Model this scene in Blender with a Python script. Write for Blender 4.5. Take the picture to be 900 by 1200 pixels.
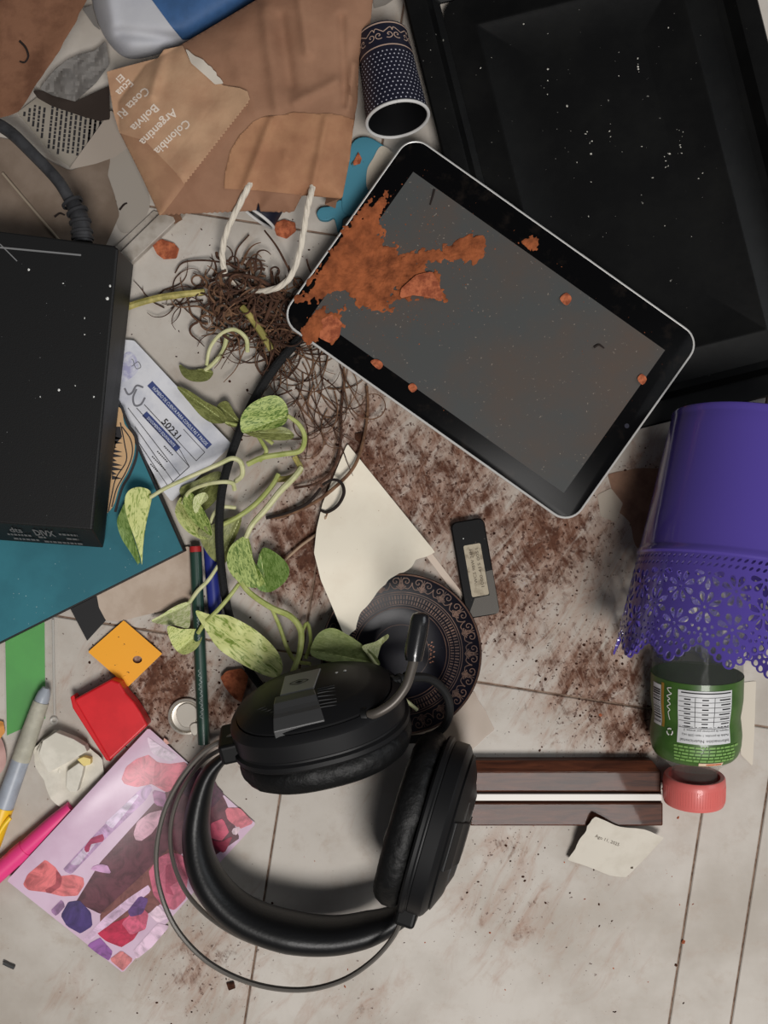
import bpy, bmesh, math, random
import numpy as np
from mathutils import Vector, Matrix, noise as mnoise

for o in list(bpy.data.objects):
    bpy.data.objects.remove(o)
SC = bpy.context.scene
COL = SC.collection

# ------------------------------------------------------------------ camera
CAM_H = 750.0            # mm above the floor, looking straight down
K = 0.6                  # mm on the floor for one photo pixel (floor tile 0.295 m = 491 px)
cam = bpy.data.cameras.new('camera'); camo = bpy.data.objects.new('camera', cam)
COL.objects.link(camo); camo.location = (0, 0, CAM_H / 1000)
cam.sensor_fit = 'VERTICAL'; cam.sensor_height = 24
cam.lens = 24 / (2 * (600 * K / CAM_H)); cam.clip_start = 0.01
SC.camera = camo

# ------------------------------------------------------------------ world, lights, exposure
w = bpy.data.worlds.new('world'); SC.world = w; w.use_nodes = True
bg = w.node_tree.nodes['Background']; bg.inputs[0].default_value = (0.86, 0.90, 1.0, 1); bg.inputs[1].default_value = 0.085

def area(name, loc, target, sx, sy, power, color):
    l = bpy.data.lights.new(name, 'AREA'); l.shape = 'RECTANGLE'; l.size = sx; l.size_y = sy
    l.energy = power; l.color = color
    o = bpy.data.objects.new(name, l); COL.objects.link(o); o.location = loc
    o.rotation_euler = (Vector(target) - Vector(loc)).to_track_quat('-Z', 'Y').to_euler()
    return o
# the room's ceiling lamp, above and behind the photographer, and the window whose rectangle shows in the purple planter
area('ceiling_lamp_offscreen', (0.40, -1.10, 2.4), (0.02, -0.2, 0), 0.8, 0.8, 58, (1.0, 0.97, 0.94))
area('window_right_offscreen', (2.0, 0.45, 1.7), (0.0, 0.45, 1.0), 1.4, 1.4, 16, (0.93, 0.97, 1.0))

vs = SC.view_settings
vs.view_transform = 'Standard'; vs.look = 'None'; vs.exposure = -0.12; vs.gamma = 1; vs.use_curve_mapping = False

# ------------------------------------------------------------------ helpers
def P(px, py, z=0.0):
    """photo pixel at a known height z (mm) -> metres"""
    s = (CAM_H - z) / CAM_H
    return Vector(((px - 450) * K * s, (600 - py) * K * s, z)) / 1000.0

def lin(c):
    def f(v):
        v /= 255.0
        return v / 12.92 if v <= 0.04045 else ((v + 0.055) / 1.055) ** 2.4
    return (f(c[0]), f(c[1]), f(c[2]), 1)

MATS = {}
def mat(name, col, rough=.55, metal=0, col2=None, nscale=80, detail=6, lo=.42, hi=.6, dist=0.0, bump=0, bscale=300,
        spec=.5, trans=0, alpha=1, coat=0, specks=None, stretch=None, ior=1.45, sheen=0, uv=False):
    if name in MATS: return MATS[name]
    m = bpy.data.materials.new(name); m.use_nodes = True; MATS[name] = m
    nt = m.node_tree; N = nt.nodes; L = nt.links
    b = N['Principled BSDF']
    b.inputs['Base Color'].default_value = lin(col); b.inputs['Roughness'].default_value = rough
    b.inputs['Metallic'].default_value = metal; b.inputs['Specular IOR Level'].default_value = spec
    b.inputs['Transmission Weight'].default_value = trans; b.inputs['Alpha'].default_value = alpha
    b.inputs['Coat Weight'].default_value = coat; b.inputs['IOR'].default_value = ior
    tc = N.new('ShaderNodeTexCoord'); src = tc.outputs['UV' if uv else 'Object']
    if stretch:
        mp = N.new('ShaderNodeMapping'); mp.inputs['Scale'].default_value = stretch
        L.new(src, mp.inputs[0]); src = mp.outputs[0]
    cur = None
    if col2:
        n = N.new('ShaderNodeTexNoise'); n.inputs['Scale'].default_value = nscale; n.inputs['Detail'].default_value = detail
        n.inputs['Distortion'].default_value = dist; n.inputs['Roughness'].default_value = .62
        L.new(src, n.inputs['Vector'])
        r = N.new('ShaderNodeMapRange'); r.inputs[1].default_value = lo; r.inputs[2].default_value = hi
        L.new(n.outputs[0], r.inputs[0])
        x = N.new('ShaderNodeMix'); x.data_type = 'RGBA'
        x.inputs[6].default_value = lin(col); x.inputs[7].default_value = lin(col2)
        L.new(r.outputs[0], x.inputs[0]); cur = x.outputs[2]
    if specks:
        sc, th, c3 = specks
        n = N.new('ShaderNodeTexNoise'); n.inputs['Scale'].default_value = sc; n.inputs['Detail'].default_value = 3
        L.new(src, n.inputs['Vector'])
        r = N.new('ShaderNodeMapRange'); r.inputs[1].default_value = th; r.inputs[2].default_value = th + .03
        L.new(n.outputs[0], r.inputs[0])
        x = N.new('ShaderNodeMix'); x.data_type = 'RGBA'
        if cur: L.new(cur, x.inputs[6])
        else: x.inputs[6].default_value = lin(col)
        x.inputs[7].default_value = lin(c3); L.new(r.outputs[0], x.inputs[0]); cur = x.outputs[2]
    if cur: L.new(cur, b.inputs['Base Color'])
    if bump:
        n = N.new('ShaderNodeTexNoise'); n.inputs['Scale'].default_value = bscale; n.inputs['Detail'].default_value = 5
        L.new(src, n.inputs['Vector'])
        bp = N.new('ShaderNodeBump'); bp.inputs['Strength'].default_value = bump; bp.inputs['Distance'].default_value = .001
        L.new(n.outputs[0], bp.inputs['Height']); L.new(bp.outputs[0], b.inputs['Normal'])
    return m

class MB:
    def __init__(s): s.v = []; s.f = []; s.uv = []
    def add(s, vs, fs, uv=None):
        b = len(s.v); s.v += [Vector(v) for v in vs]; s.f += [tuple(i + b for i in f) for f in fs]
        s.uv += list(uv) if uv is not None else [(0, 0)] * len(vs)
        return s

def tag(o, label=None, cat=None, group=None, kind=None):
    if label: o['label'] = label
    if cat: o['category'] = cat
    if group: o['group'] = group
    if kind: o['kind'] = kind
    return o

def thing(name, label, cat, loc, group=None):
    o = bpy.data.objects.new(name, None); COL.objects.link(o); o.location = loc; o.empty_display_size = .01
    return tag(o, label, cat, group)

def root_of(o):
    t = Vector((0, 0, 0))
    while o: t += o.location; o = o.parent
    return t

def obj(name, mb, m, parent=None, smooth=True, angle=35):
    """mb holds world coordinates (m)"""
    if parent is not None: off = root_of(parent)
    else:
        xs = [v.x for v in mb.v]; ys = [v.y for v in mb.v]
        off = Vector(((min(xs) + max(xs)) / 2, (min(ys) + max(ys)) / 2, min(v.z for v in mb.v)))
    me = bpy.data.meshes.new(name)
    me.from_pydata([v - off for v in mb.v], [], mb.f); me.update()
    if any(u != (0, 0) for u in mb.uv):
        ul = me.uv_layers.new(name='UVMap')
        li = np.empty(len(me.loops), dtype=np.int32); me.loops.foreach_get('vertex_index', li)
        ul.data.foreach_set('uv', np.array(mb.uv, dtype=np.float32)[li].ravel())
    bm = bmesh.new(); bm.from_mesh(me)
    bmesh.ops.recalc_face_normals(bm, faces=bm.faces); bm.to_mesh(me); bm.free()
    if m: me.materials.append(m)
    if smooth:
        me.shade_smooth(); me.set_sharp_from_angle(angle=math.radians(angle))
    o = bpy.data.objects.new(name, me); COL.objects.link(o)
    if parent is not None: o.parent = parent
    else: o.location = off
    return o

def cat_open(pts, n=6):
    pts = [tuple(p) for p in pts]
    if len(pts) < 3:
        return [tuple(np.array(pts[0]) + (np.array(pts[-1]) - np.array(pts[0])) * i / n) for i in range(n + 1)]
    q = [2 * np.array(pts[0]) - np.array(pts[1])] + [np.array(p, float) for p in pts] + [2 * np.array(pts[-1]) - np.array(pts[-2])]
    out = []
    for i in range(1, len(q) - 2):
        p0, p1, p2, p3 = q[i - 1:i + 3]
        for k in range(n):
            t = k / n
            out.append(tuple(.5 * (2 * p1 + (p2 - p0) * t + (2 * p0 - 5 * p1 + 4 * p2 - p3) * t * t + (3 * p1 - p0 - 3 * p2 + p3) * t ** 3)))
    out.append(tuple(q[-2])); return out

def cat_closed(pts, n=5):
    q = [np.array(p, float) for p in pts]; m = len(q); out = []
    for i in range(m):
        p0, p1, p2, p3 = q[i - 1], q[i], q[(i + 1) % m], q[(i + 2) % m]
        for k in range(n):
            t = k / n
            out.append(tuple(.5 * (2 * p1 + (p2 - p0) * t + (2 * p0 - 5 * p1 + 4 * p2 - p3) * t * t + (3 * p1 - p0 - 3 * p2 + p3) * t ** 3)))
    return out

def jag(pts, amp, step, seed, edges=None):
    rnd = random.Random(seed); out = []; m = len(pts)
    for i in range(m):
        a = np.array(pts[i], float); b = np.array(pts[(i + 1) % m], float)
        d = b - a; l = np.hypot(*d); out.append(tuple(a))
        if edges is not None and i not in edges: continue
        k = max(1, int(l / step)); nrm = np.array((-d[1], d[0])) / max(l, 1e-6)
        for j in range(1, k): out.append(tuple(a + d * j / k + nrm * rnd.uniform(-amp, amp)))
    return out

def zigzag(a, b, n, amp):
    a = np.array(a, float); b = np.array(b, float); d = b - a; l = np.hypot(*d); nrm = np.array((-d[1], d[0])) / l
    return [tuple(a + d * i / n + nrm * (amp if i % 2 else -amp)) for i in range(n + 1)]

def poly_sdf(poly, X, Y):
    p = np.array(poly, float); n = len(p)
    d = np.full(X.shape, 1e18); s = np.zeros(X.shape, bool)
    for i in range(n):
        a = p[i]; b = p[(i + 1) % n]; e = b - a
        wx = X - a[0]; wy = Y - a[1]
        t = np.clip((wx * e[0] + wy * e[1]) / max(e @ e, 1e-12), 0, 1)
        d = np.minimum(d, (wx - e[0] * t) ** 2 + (wy - e[1] * t) ** 2)
        c = (a[1] > Y) != (b[1] > Y)
        if e[1] != 0: s ^= c & (X < e[0] * (Y - a[1]) / e[1] + a[0])
    d = np.sqrt(d); return np.where(s, d, -d)

def clip_cells(xs, ys, F, wrap=False):
    nx = len(xs); ny = len(ys); ins = F > 0; vid = {}; V = []; faces = []
    def corner(i, j):
        k = (i % (nx - 1) if wrap else i, j)
        if k not in vid: vid[k] = len(V); V.append((xs[i], ys[j]))
        return vid[k]
    def edge(i0, j0, i1, j1):
        a = (i0 % (nx - 1) if wrap else i0, j0); b = (i1 % (nx - 1) if wrap else i1, j1)
        k = (min(a, b), max(a, b), 'e')
        if k not in vid:
            f0 = F[j0, i0]; f1 = F[j1, i1]; t = f0 / (f0 - f1); t = min(max(t, .02), .98)
            vid[k] = len(V); V.append((xs[i0] + (xs[i1] - xs[i0]) * t, ys[j0] + (ys[j1] - ys[j0]) * t))
        return vid[k]
    for j in range(ny - 1):
        for i in range(nx - 1):
            c = ((i, j), (i + 1, j), (i + 1, j + 1), (i, j + 1))
            q = [ins[b, a] for a, b in c]
            if not any(q): continue
            if all(q): faces.append(tuple(corner(*k) for k in c)); continue
            f = []
            for k in range(4):
                a = c[k]; b = c[(k + 1) % 4]
                if q[k]: f.append(corner(*a))
                if q[k] != q[(k + 1) % 4]: f.append(edge(*a, *b))
            if len(f) >= 3: faces.append(tuple(f))
    return V, faces

def thicken(V, faces, top, bot):
    """2D verts + functions (x,y)->world"""
    n = len(V); vs = [top(*v) for v in V] + [bot(*v) for v in V]
    fs = list(faces) + [tuple(reversed([i + n for i in f])) for f in faces]
    cnt = {}
    for f in faces:
        for k in range(len(f)):
            a, b = f[k], f[(k + 1) % len(f)]
            e = (min(a, b), max(a, b)); cnt[e] = None if e in cnt else (a, b)
    for e in cnt.values():
        if e: fs.append((e[1], e[0], e[0] + n, e[1] + n))
    return vs, fs

def sheet(name, poly, zf, th, m, parent=None, step=2.5, field=None, uv=None, angle=35, build=True):
    """thin piece of material cut to an outline (px), lying at zf (mm), th mm thick"""
    p = np.array(poly, float)
    x0, y0 = p.min(0) - step * 1.1; x1, y1 = p.max(0) + step * 1.1
    xs = np.arange(x0, x1 + step, step); ys = np.arange(y0, y1 + step, step)
    X, Y = np.meshgrid(xs, ys); F = poly_sdf(poly, X, Y)
    if field is not None: F = field(X, Y, F)
    V, faces = clip_cells(xs, ys, F)
    z = zf if callable(zf) else (lambda a, b: zf)
    t = th if callable(th) else (lambda a, b: th)
    vs, fs = thicken(V, faces, lambda a, b: P(a, b, z(a, b) + t(a, b)), lambda a, b: P(a, b, z(a, b)))
    U = None
    if uv: U = [uv(*v) for v in V] * 2
    else: U = [((v[0] - x0) / (x1 - x0) + 1e-4, (v[1] - y0) / (y1 - y0)) for v in V] * 2
    mb = MB().add(vs, fs, U)
    return obj(name, mb, m, parent, angle=angle) if build else mb

def prism(poly, z0, z1, z0s=None):
    n = len(poly)
    zt = z1 if callable(z1) else (lambda a, b: z1)
    zb = z0 if callable(z0) else (lambda a, b: z0)
    # vertical sides: bottom ring takes the same world x,y as the top ring
    top = [P(a, b, zt(a, b)) for a, b in poly]
    bot = [Vector((t.x, t.y, zb(*p) / 1000)) for t, p in zip(top, poly)]
    return top + bot, [tuple(range(n)), tuple(reversed(range(n, 2 * n)))] + [((i + 1) % n, i, i + n, (i + 1) % n + n) for i in range(n)]

def bev(o, wmm, seg=2):
    b = o.modifiers.new('bevel', 'BEVEL'); b.width = wmm / 1000; b.segments = seg; b.limit_method = 'ANGLE'; b.angle_limit = math.radians(40)
    return o

def tube_mb(pts, r, n=8, mb=None, flat=None, caps=True):
    """pts world metres; r mm number/list; flat=(a,b) scale of section along side / up"""
    mb = mb or MB(); pts = [Vector(p) for p in pts]; m = len(pts)
    rs = r if hasattr(r, '__len__') else [r] * m
    if len(rs) != m: rs = list(np.interp(np.linspace(0, 1, m), np.linspace(0, 1, len(rs)), rs))
    vs = []; prev = None
    for i, p in enumerate(pts):
        t = (pts[min(i + 1, m - 1)] - pts[max(i - 1, 0)])
        if t.length < 1e-9: t = Vector((1, 0, 0))
        t.normalize()
        if flat or prev is None:
            up = Vector((0, 0, 1)); s = t.cross(up)
            if s.length < 1e-3: s = t.cross(Vector((0, 1, 0)))
            s.normalize(); u = s.cross(t)
        else:
            s = (prev - t * prev.dot(t)); s.normalize(); u = s.cross(t)
        prev = s
        a, b = flat if flat else (1, 1)
        for k in range(n):
            g = 2 * math.pi * k / n
            vs.append(p + (s * math.cos(g) * a + u * math.sin(g) * b) * (rs[i] / 1000))
    fs = [(i * n + k, i * n + (k + 1) % n, (i + 1) * n + (k + 1) % n, (i + 1) * n + k) for i in range(m - 1) for k in range(n)]
    if caps: fs += [tuple(reversed(range(n))), tuple(range((m - 1) * n, m * n))]
    return mb.add(vs, fs)

def px_tube(pts, r, n=8, sub=6, mb=None, flat=None):
    """pts (px,py,z)"""
    return tube_mb([P(*p) for p in cat_open(pts, sub)], r, n, mb, flat)

def lathe(profile, n, M=None, sx=1, sy=1, expo=2.0, mb=None, close=(False, False)):
    """profile [(r,z)] mm around local z, M to world (m)"""
    mb = mb or MB(); M = M or Matrix(); vs = []
    for r, z in profile:
        for k in range(n):
            g = 2 * math.pi * k / n; c, s = math.cos(g), math.sin(g)
            e = 2 / expo
            x = math.copysign(abs(c) ** e, c); y = math.copysign(abs(s) ** e, s)
            vs.append(M @ Vector((r * x * sx / 1000, r * y * sy / 1000, z / 1000)))
    m = len(profile)
    fs = [(i * n + k, i * n + (k + 1) % n, (i + 1) * n + (k + 1) % n, (i + 1) * n + k) for i in range(m - 1) for k in range(n)]
    if close[0]: fs.append(tuple(reversed(range(n))))
    if close[1]: fs.append(tuple(range((m - 1) * n, m * n)))
    return mb.add(vs, fs)

def frame(origin, zdir, xdir):
    z = Vector(zdir).normalized(); x = Vector(xdir); x = (x - z * x.dot(z)).normalized(); y = z.cross(x)
    M = Matrix.Identity(4)
    for i in range(3): M[i][0], M[i][1], M[i][2], M[i][3] = x[i], y[i], z[i], origin[i]
    return M

def boxM(M, x0, x1, y0, y1, z0, z1, mb=None):
    mb = mb or MB()
    vs = [M @ (Vector(p) / 1000) for p in [(x0, y0, z0), (x1, y0, z0), (x1, y1, z0), (x0, y1, z0), (x0, y0, z1), (x1, y0, z1), (x1, y1, z1), (x0, y1, z1)]]
    return mb.add(vs, [(3, 2, 1, 0), (4, 5, 6, 7), (0, 1, 5, 4), (1, 2, 6, 5), (2, 3, 7, 6), (3, 0, 4, 7)])

_tc = {}
def text2d(s, bold=0.0):
    k = (s, bold)
    if k in _tc: return _tc[k]
    cu = bpy.data.curves.new('t', 'FONT'); cu.body = s; cu.size = 1; cu.resolution_u = 2; cu.offset = bold
    o = bpy.data.objects.new('t', cu); COL.objects.link(o)
    bpy.context.view_layer.update()
    me = bpy.data.meshes.new_from_object(o.evaluated_get(bpy.context.evaluated_depsgraph_get()))
    V = [(v.co.x, v.co.y) for v in me.vertices]; F = [tuple(p.vertices) for p in me.polygons]
    bpy.data.objects.remove(o); bpy.data.meshes.remove(me); bpy.data.curves.remove(cu)
    _tc[k] = (V, F); return V, F

def text_px(mb, s, start, direction, size, zf, width=None, bold=0.0):
    """lettering laid on a surface: start px of baseline, reading direction (px), cap size px"""
    V, F = text2d(s, bold)
    if not V: return
    d = np.array(direction, float); d /= np.hypot(*d); up = np.array((d[1], -d[0]))
    sx = size * 1.35
    if width: sx = width / max(v[0] for v in V)
    vs = []
    for x, y in V:
        q = np.array(start) + d * x * sx + up * y * size * 1.35
        vs.append(P(q[0], q[1], zf(*q) if callable(zf) else zf))
    mb.add(vs, F)

def flat_px(mb, poly, z):
    zf = z if callable(z) else (lambda a, b: z)
    mb.add([P(a, b, zf(a, b)) for a, b in poly], [tuple(range(len(poly)))])

def line_px(mb, a, b, wpx, z):
    a = np.array(a, float); b = np.array(b, float); d = b - a; d /= np.hypot(*d); n = np.array((-d[1], d[0])) * wpx / 2
    flat_px(mb, [a - n, b - n, b + n, a + n], z)

def ribbon(pts, wd):
    pts = [np.array(p, float) for p in pts]; V = []; m = len(pts)
    ws = wd if hasattr(wd, '__len__') else [wd] * m
    for i in range(m):
        t = pts[min(i + 1, m - 1)] - pts[max(i - 1, 0)]; t = t / max(np.hypot(*t), 1e-9); n = np.array((-t[1], t[0])) * ws[i] / 2
        V += [tuple(pts[i] - n), tuple(pts[i] + n)]
    return V, [(2 * i, 2 * i + 2, 2 * i + 3, 2 * i + 1) for i in range(m - 1)]

def specks(parent, poly, n, z, rmin, rmax, m, seed, name='dust_speck'):
    rnd = random.Random(seed); p = np.array(poly, float); mb = MB(); k = 0
    zf = z if callable(z) else (lambda a, b: z)
    while k < n:
        a = rnd.uniform(p[:, 0].min(), p[:, 0].max()); b = rnd.uniform(p[:, 1].min(), p[:, 1].max())
        if poly_sdf(poly, np.array([a]), np.array([b]))[0] < 1: continue
        k += 1; r = rmin + (rmax - rmin) * rnd.random() ** 3
        blob(mb, P(a, b, zf(a, b)), r, rnd, .5)
    o = obj(name, mb, m, parent, smooth=False); o['kind'] = 'stuff'; return o

def blob(mb, c, r, rnd, flat=.6):
    a = rnd.uniform(0, 6.28); vs = [Vector(c) + Vector((0, 0, r * flat / 1000))]
    k = 5
    e = rnd.uniform(.4, 1)
    for i in range(k):
        g = a + 2 * math.pi * i / k; q = r * rnd.uniform(.7, 1.3)
        x, y = q * math.cos(g), q * e * math.sin(g)
        vs.append(Vector(c) + Vector((x * math.cos(a) - y * math.sin(a), x * math.sin(a) + y * math.cos(a), -.05)) / 1000)
    mb.add(vs, [(0, 1 + i, 1 + (i + 1) % k) for i in range(k)] + [tuple(reversed(range(1, k + 1)))])

def chunk(name, poly, z0, h, m, seed, parent=None, label=None, group=None, cat='shard', dome=.5):
    """broken lump: outline with irregular domed top"""
    c = np.array(poly, float).mean(0); sc = max(np.ptp(np.array(poly), axis=0))
    def th(a, b):
        n = mnoise.noise(Vector((a * 3.0 / sc + seed, b * 3.0 / sc, seed * .7)))
        e = 1 - dome * min(1, math.hypot(a - c[0], b - c[1]) / (sc * .55))
        return max(.3, h * e * (1 + .5 * n))
    o = sheet(name, poly, z0, th, m, parent, step=max(.9, sc / 16), angle=20)
    if label: tag(o, label, cat, group)
    return o

def nz(a, b, s, seed=0.0):
    return mnoise.noise(Vector((a * s, b * s, seed)))

def ddist(poly):
    pa = np.array(poly, float); (x0, y0), (x1, y1) = pa.min(0) - 30, pa.max(0) + 30
    X, Y = np.meshgrid(np.arange(x0, x1, 2.0), np.arange(y0, y1, 2.0)); G = poly_sdf(pa, X, Y)
    def f(a, b):
        u = min(max((a - x0) / 2, 0), G.shape[1] - 1.01); v = min(max((b - y0) / 2, 0), G.shape[0] - 1.01); i = int(u); j = int(v); u -= i; v -= j
        return float((G[j, i] * (1 - u) + G[j, i + 1] * u) * (1 - v) + (G[j + 1, i] * (1 - u) + G[j + 1, i + 1] * u) * v)
    return f

# ------------------------------------------------------------------ materials of the objects
m_plasblack = mat('black_plastic', (22, 22, 23), .38, bump=.15, bscale=900)
m_tray = mat('black_enamel', (12, 12, 12), .38, spec=.18, col2=(20, 20, 19), nscale=25, lo=.45, hi=.75, bump=.12, bscale=120, specks=(260, .74, (120, 118, 112)))
m_silver = mat('silver_metal', (222, 220, 216), .35, metal=.25)
m_glassblack = mat('tablet_glass', (11, 11, 12), .25, spec=.06, col2=(40, 34, 30), nscale=70, lo=.55, hi=.85)
m_screen = mat('grey_screen', (76, 77, 76), .4, spec=.2, col2=(88, 76, 68), nscale=16, lo=.42, hi=.75, specks=(500, .70, (130, 120, 110)))
m_terra = mat('terracotta_soil', (162, 92, 57), .95, col2=(108, 60, 38), nscale=90, lo=.4, hi=.68, bump=.6, bscale=700, spec=.1)
m_terra2 = mat('terracotta_shard', (184, 106, 72), .85, col2=(140, 74, 50), nscale=220, bump=1.0, bscale=300, spec=.2)
m_soil = mat('brown_soil', (74, 46, 34), .95, col2=(48, 30, 23), nscale=300, spec=.1)
m_kraft = mat('kraft_paper', (154, 116, 92), .8, col2=(134, 97, 76), nscale=18, lo=.4, hi=.7, bump=.25, bscale=160, spec=.2)
m_kraft2 = mat('kraft_paper_light', (188, 152, 121), .8, col2=(170, 130, 102), nscale=30, lo=.4, hi=.7, bump=.25, bscale=200, spec=.2)
m_leatherbrown = mat('brown_card', (128, 90, 68), .75, col2=(104, 70, 52), nscale=40, bump=.4, bscale=220, spec=.25)
m_purple = mat('purple_enamel', (84, 68, 154), .2, spec=.6, coat=.5)
m_white = mat('white_print', (225, 222, 215), .6)
m_offwhite = mat('offwhite_paper', (208, 201, 188), .8, col2=(196, 188, 174), nscale=60, lo=.45, hi=.75, spec=.2)
m_cream = mat('cream_paper', (238, 229, 210), .8, col2=(228, 216, 196), nscale=30, lo=.45, hi=.8, spec=.2, specks=(420, .73, (180, 150, 120)))
m_ink = mat('dark_ink', (40, 38, 40), .7)
m_ribblack = mat('black_rubber', (20, 20, 20), .6)

# ------------------------------------------------------------------ floor (tiles and joints)
def floor_material():
    m = bpy.data.materials.new('dirty_tile'); m.use_nodes = True; nt = m.node_tree; N = nt.nodes; L = nt.links
    b = N['Principled BSDF']; b.inputs['Specular IOR Level'].default_value = .2
    g = N.new('ShaderNodeNewGeometry'); pos = g.outputs['Position']
    def noise(scale, detail, rough=.6, dist=0, vec=None):
        n = N.new('ShaderNodeTexNoise'); n.inputs['Scale'].default_value = scale; n.inputs['Detail'].default_value = detail
        n.inputs['Roughness'].default_value = rough; n.inputs['Distortion'].default_value = dist
        L.new(vec or pos, n.inputs['Vector']); return n.outputs[0]
    def math_(op, a, c, clamp=False):
        n = N.new('ShaderNodeMath'); n.operation = op; n.use_clamp = clamp
        for i, x in enumerate((a, c)):
            if isinstance(x, (int, float)): n.inputs[i].default_value = x
            else: L.new(x, n.inputs[i])
        return n.outputs[0]
    def mr(x, a, c, d=0, e=1):
        n = N.new('ShaderNodeMapRange'); n.interpolation_type = 'SMOOTHSTEP'
        for i, v in enumerate((a, c, d, e)): n.inputs[i + 1].default_value = v
        L.new(x, n.inputs[0]); return n.outputs[0]
    def mix(f, a, c):
        n = N.new('ShaderNodeMix'); n.data_type = 'RGBA'; L.new(f, n.inputs[0])
        for i, x in ((6, a), (7, c)):
            if isinstance(x, tuple): n.inputs[i].default_value = lin(x)
            else: L.new(x, n.inputs[i])
        return n.outputs[2]
    # where earth was smeared: pixel centre, radius px, amount
    blobs = [(430, 560, 160, .95), (520, 560, 150, .9), (640, 630, 140, .9), (590, 690, 140, .85), (360, 650, 120, .95), (700, 800, 130, .85),
             (740, 855, 80, .85), (190, 800, 110, .95), (270, 830, 80, .8), (620, 780, 120, .5), (590, 990, 70, .55), (240, 1130, 120, .62), (420, 1170, 90, .45), (90, 1150, 60, .4),
             (700, 1010, 80, .42), (590, 1060, 110, .55), (690, 1120, 90, .4), (420, 920, 60, .35), (760, 560, 80, .6), (60, 800, 90, .3), (440, 470, 70, .6), (300, 330, 150, .25)]
    dens = None
    for (x, y, r, s) in blobs:
        d = N.new('ShaderNodeVectorMath'); d.operation = 'DISTANCE'; L.new(pos, d.inputs[0]); d.inputs[1].default_value = P(x, y)
        v = mr(d.outputs['Value'], 0, r * 1.45 * K / 1000, s, 0)
        dens = v if dens is None else math_('MAXIMUM', dens, v)
    # streaked smears: coordinates squeezed along one direction
    mp = N.new('ShaderNodeMapping'); mp.vector_type = 'TEXTURE'; mp.inputs['Rotation'].default_value = (0, 0, math.radians(58)); mp.inputs['Scale'].default_value = (1.3, .42, 1)
    L.new(pos, mp.inputs[0])
    mp2 = N.new('ShaderNodeMapping'); mp2.vector_type = 'TEXTURE'; mp2.inputs['Rotation'].default_value = (0, 0, math.radians(112)); mp2.inputs['Scale'].default_value = (1.4, .3, 1)
    L.new(pos, mp2.inputs[0])
    n5 = noise(60, 9, .72, 1.6, mp2.outputs[0])
    n1 = noise(28, 9, .68, 1.2, mp.outputs[0]); n2 = noise(75, 8, .65, .6); n3 = noise(300, 4); n4 = noise(9, 5)
    base = mix(mr(n4, .35, .7), (196, 189, 180), (170, 161, 150))
    base = mix(mr(noise(45, 8, .7), .5, .72, 0, .5), base, (168, 152, 137))
    film = mr(math_('ADD', math_('MULTIPLY', dens, .5), n1), .62, 1.0, 0, .72)
    c = mix(film, base, (158, 122, 102))
    dark = mr(math_('ADD', math_('MULTIPLY', dens, .35), math_('ADD', math_('MULTIPLY', n1, .36), math_('ADD', math_('MULTIPLY', n2, .34), math_('MULTIPLY', n5, .30)))), .70, .86, 0, 1)
    c = mix(dark, c, mix_d := mix(mr(n2, .3, .7), (122, 84, 66), (80, 50, 38)))
    sp = mr(math_('ADD', math_('MULTIPLY', dens, .22), n3), .72, .80, 0, .9)
    c = mix(sp, c, (76, 48, 37))
    sp2 = mr(noise(210, 3), .72, .76, 0, .7)
    c = mix(sp2, c, (120, 98, 82))
    L.new(c, b.inputs['Base Color'])
    bp = N.new('ShaderNodeBump'); bp.inputs['Strength'].default_value = .35; bp.inputs['Distance'].default_value = .0008
    L.new(math_('ADD', dark, math_('MULTIPLY', n3, .4)), bp.inputs['Height']); L.new(bp.outputs[0], b.inputs['Normal'])
    L.new(mr(dark, 0, 1, .5, .9), b.inputs['Roughness'])
    return m
m_tile = floor_material()
m_grout = mat('grout', (138, 116, 100), .9, col2=(96, 74, 60), nscale=120)
floor_mb = MB().add([Vector((x, y, -.0012)) for x, y in ((-1.3, -1.3), (1.3, -1.3), (1.3, 1.3), (-1.3, 1.3))] + [Vector((x, y, -.01)) for x, y in ((-1.3, -1.3), (1.3, -1.3), (1.3, 1.3), (-1.3, 1.3))],
    [(0, 1, 2, 3), (7, 6, 5, 4), (0, 4, 5, 1), (1, 5, 6, 2), (2, 6, 7, 3), (3, 7, 4, 0)])
floor = obj('floor', floor_mb, m_grout, smooth=False); floor['kind'] = 'structure'
O0 = P(354, 767); ang = math.radians(-8.9)
ex = Vector((math.cos(ang), math.sin(ang), 0)); ey = Vector((-math.sin(ang), math.cos(ang), 0))
cols = [(-2 * .295, -.295), (-.295, 0), (0, .295), (.295, .338), (.338, .633), (.633, .928)]
g = .0007
for (a, b_) in cols:
    for r in range(-3, 4):
        y0, y1 = r * .295 + g, (r + 1) * .295 - g; x0, x1 = a + g, b_ - g
        mb = MB()
        e = .0006
        top = [O0 + ex * x + ey * y for x, y in ((x0 + e, y0 + e), (x1 - e, y0 + e), (x1 - e, y1 - e), (x0 + e, y1 - e))]
        mid = [O0 + ex * x + ey * y - Vector((0, 0, .0006)) for x, y in ((x0, y0), (x1, y0), (x1, y1), (x0, y1))]
        bot = [v - Vector((0, 0, .004)) for v in mid]
        mb.add(top + mid + bot, [(0, 1, 2, 3)] + [((i + 1) % 4, i, i + 4, (i + 1) % 4 + 4) for i in range(4)] + [((i + 1) % 4 + 4, i + 4, i + 8, (i + 1) % 4 + 8) for i in range(4)])
        obj('tile', mb, m_tile, floor, smooth=False)

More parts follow.
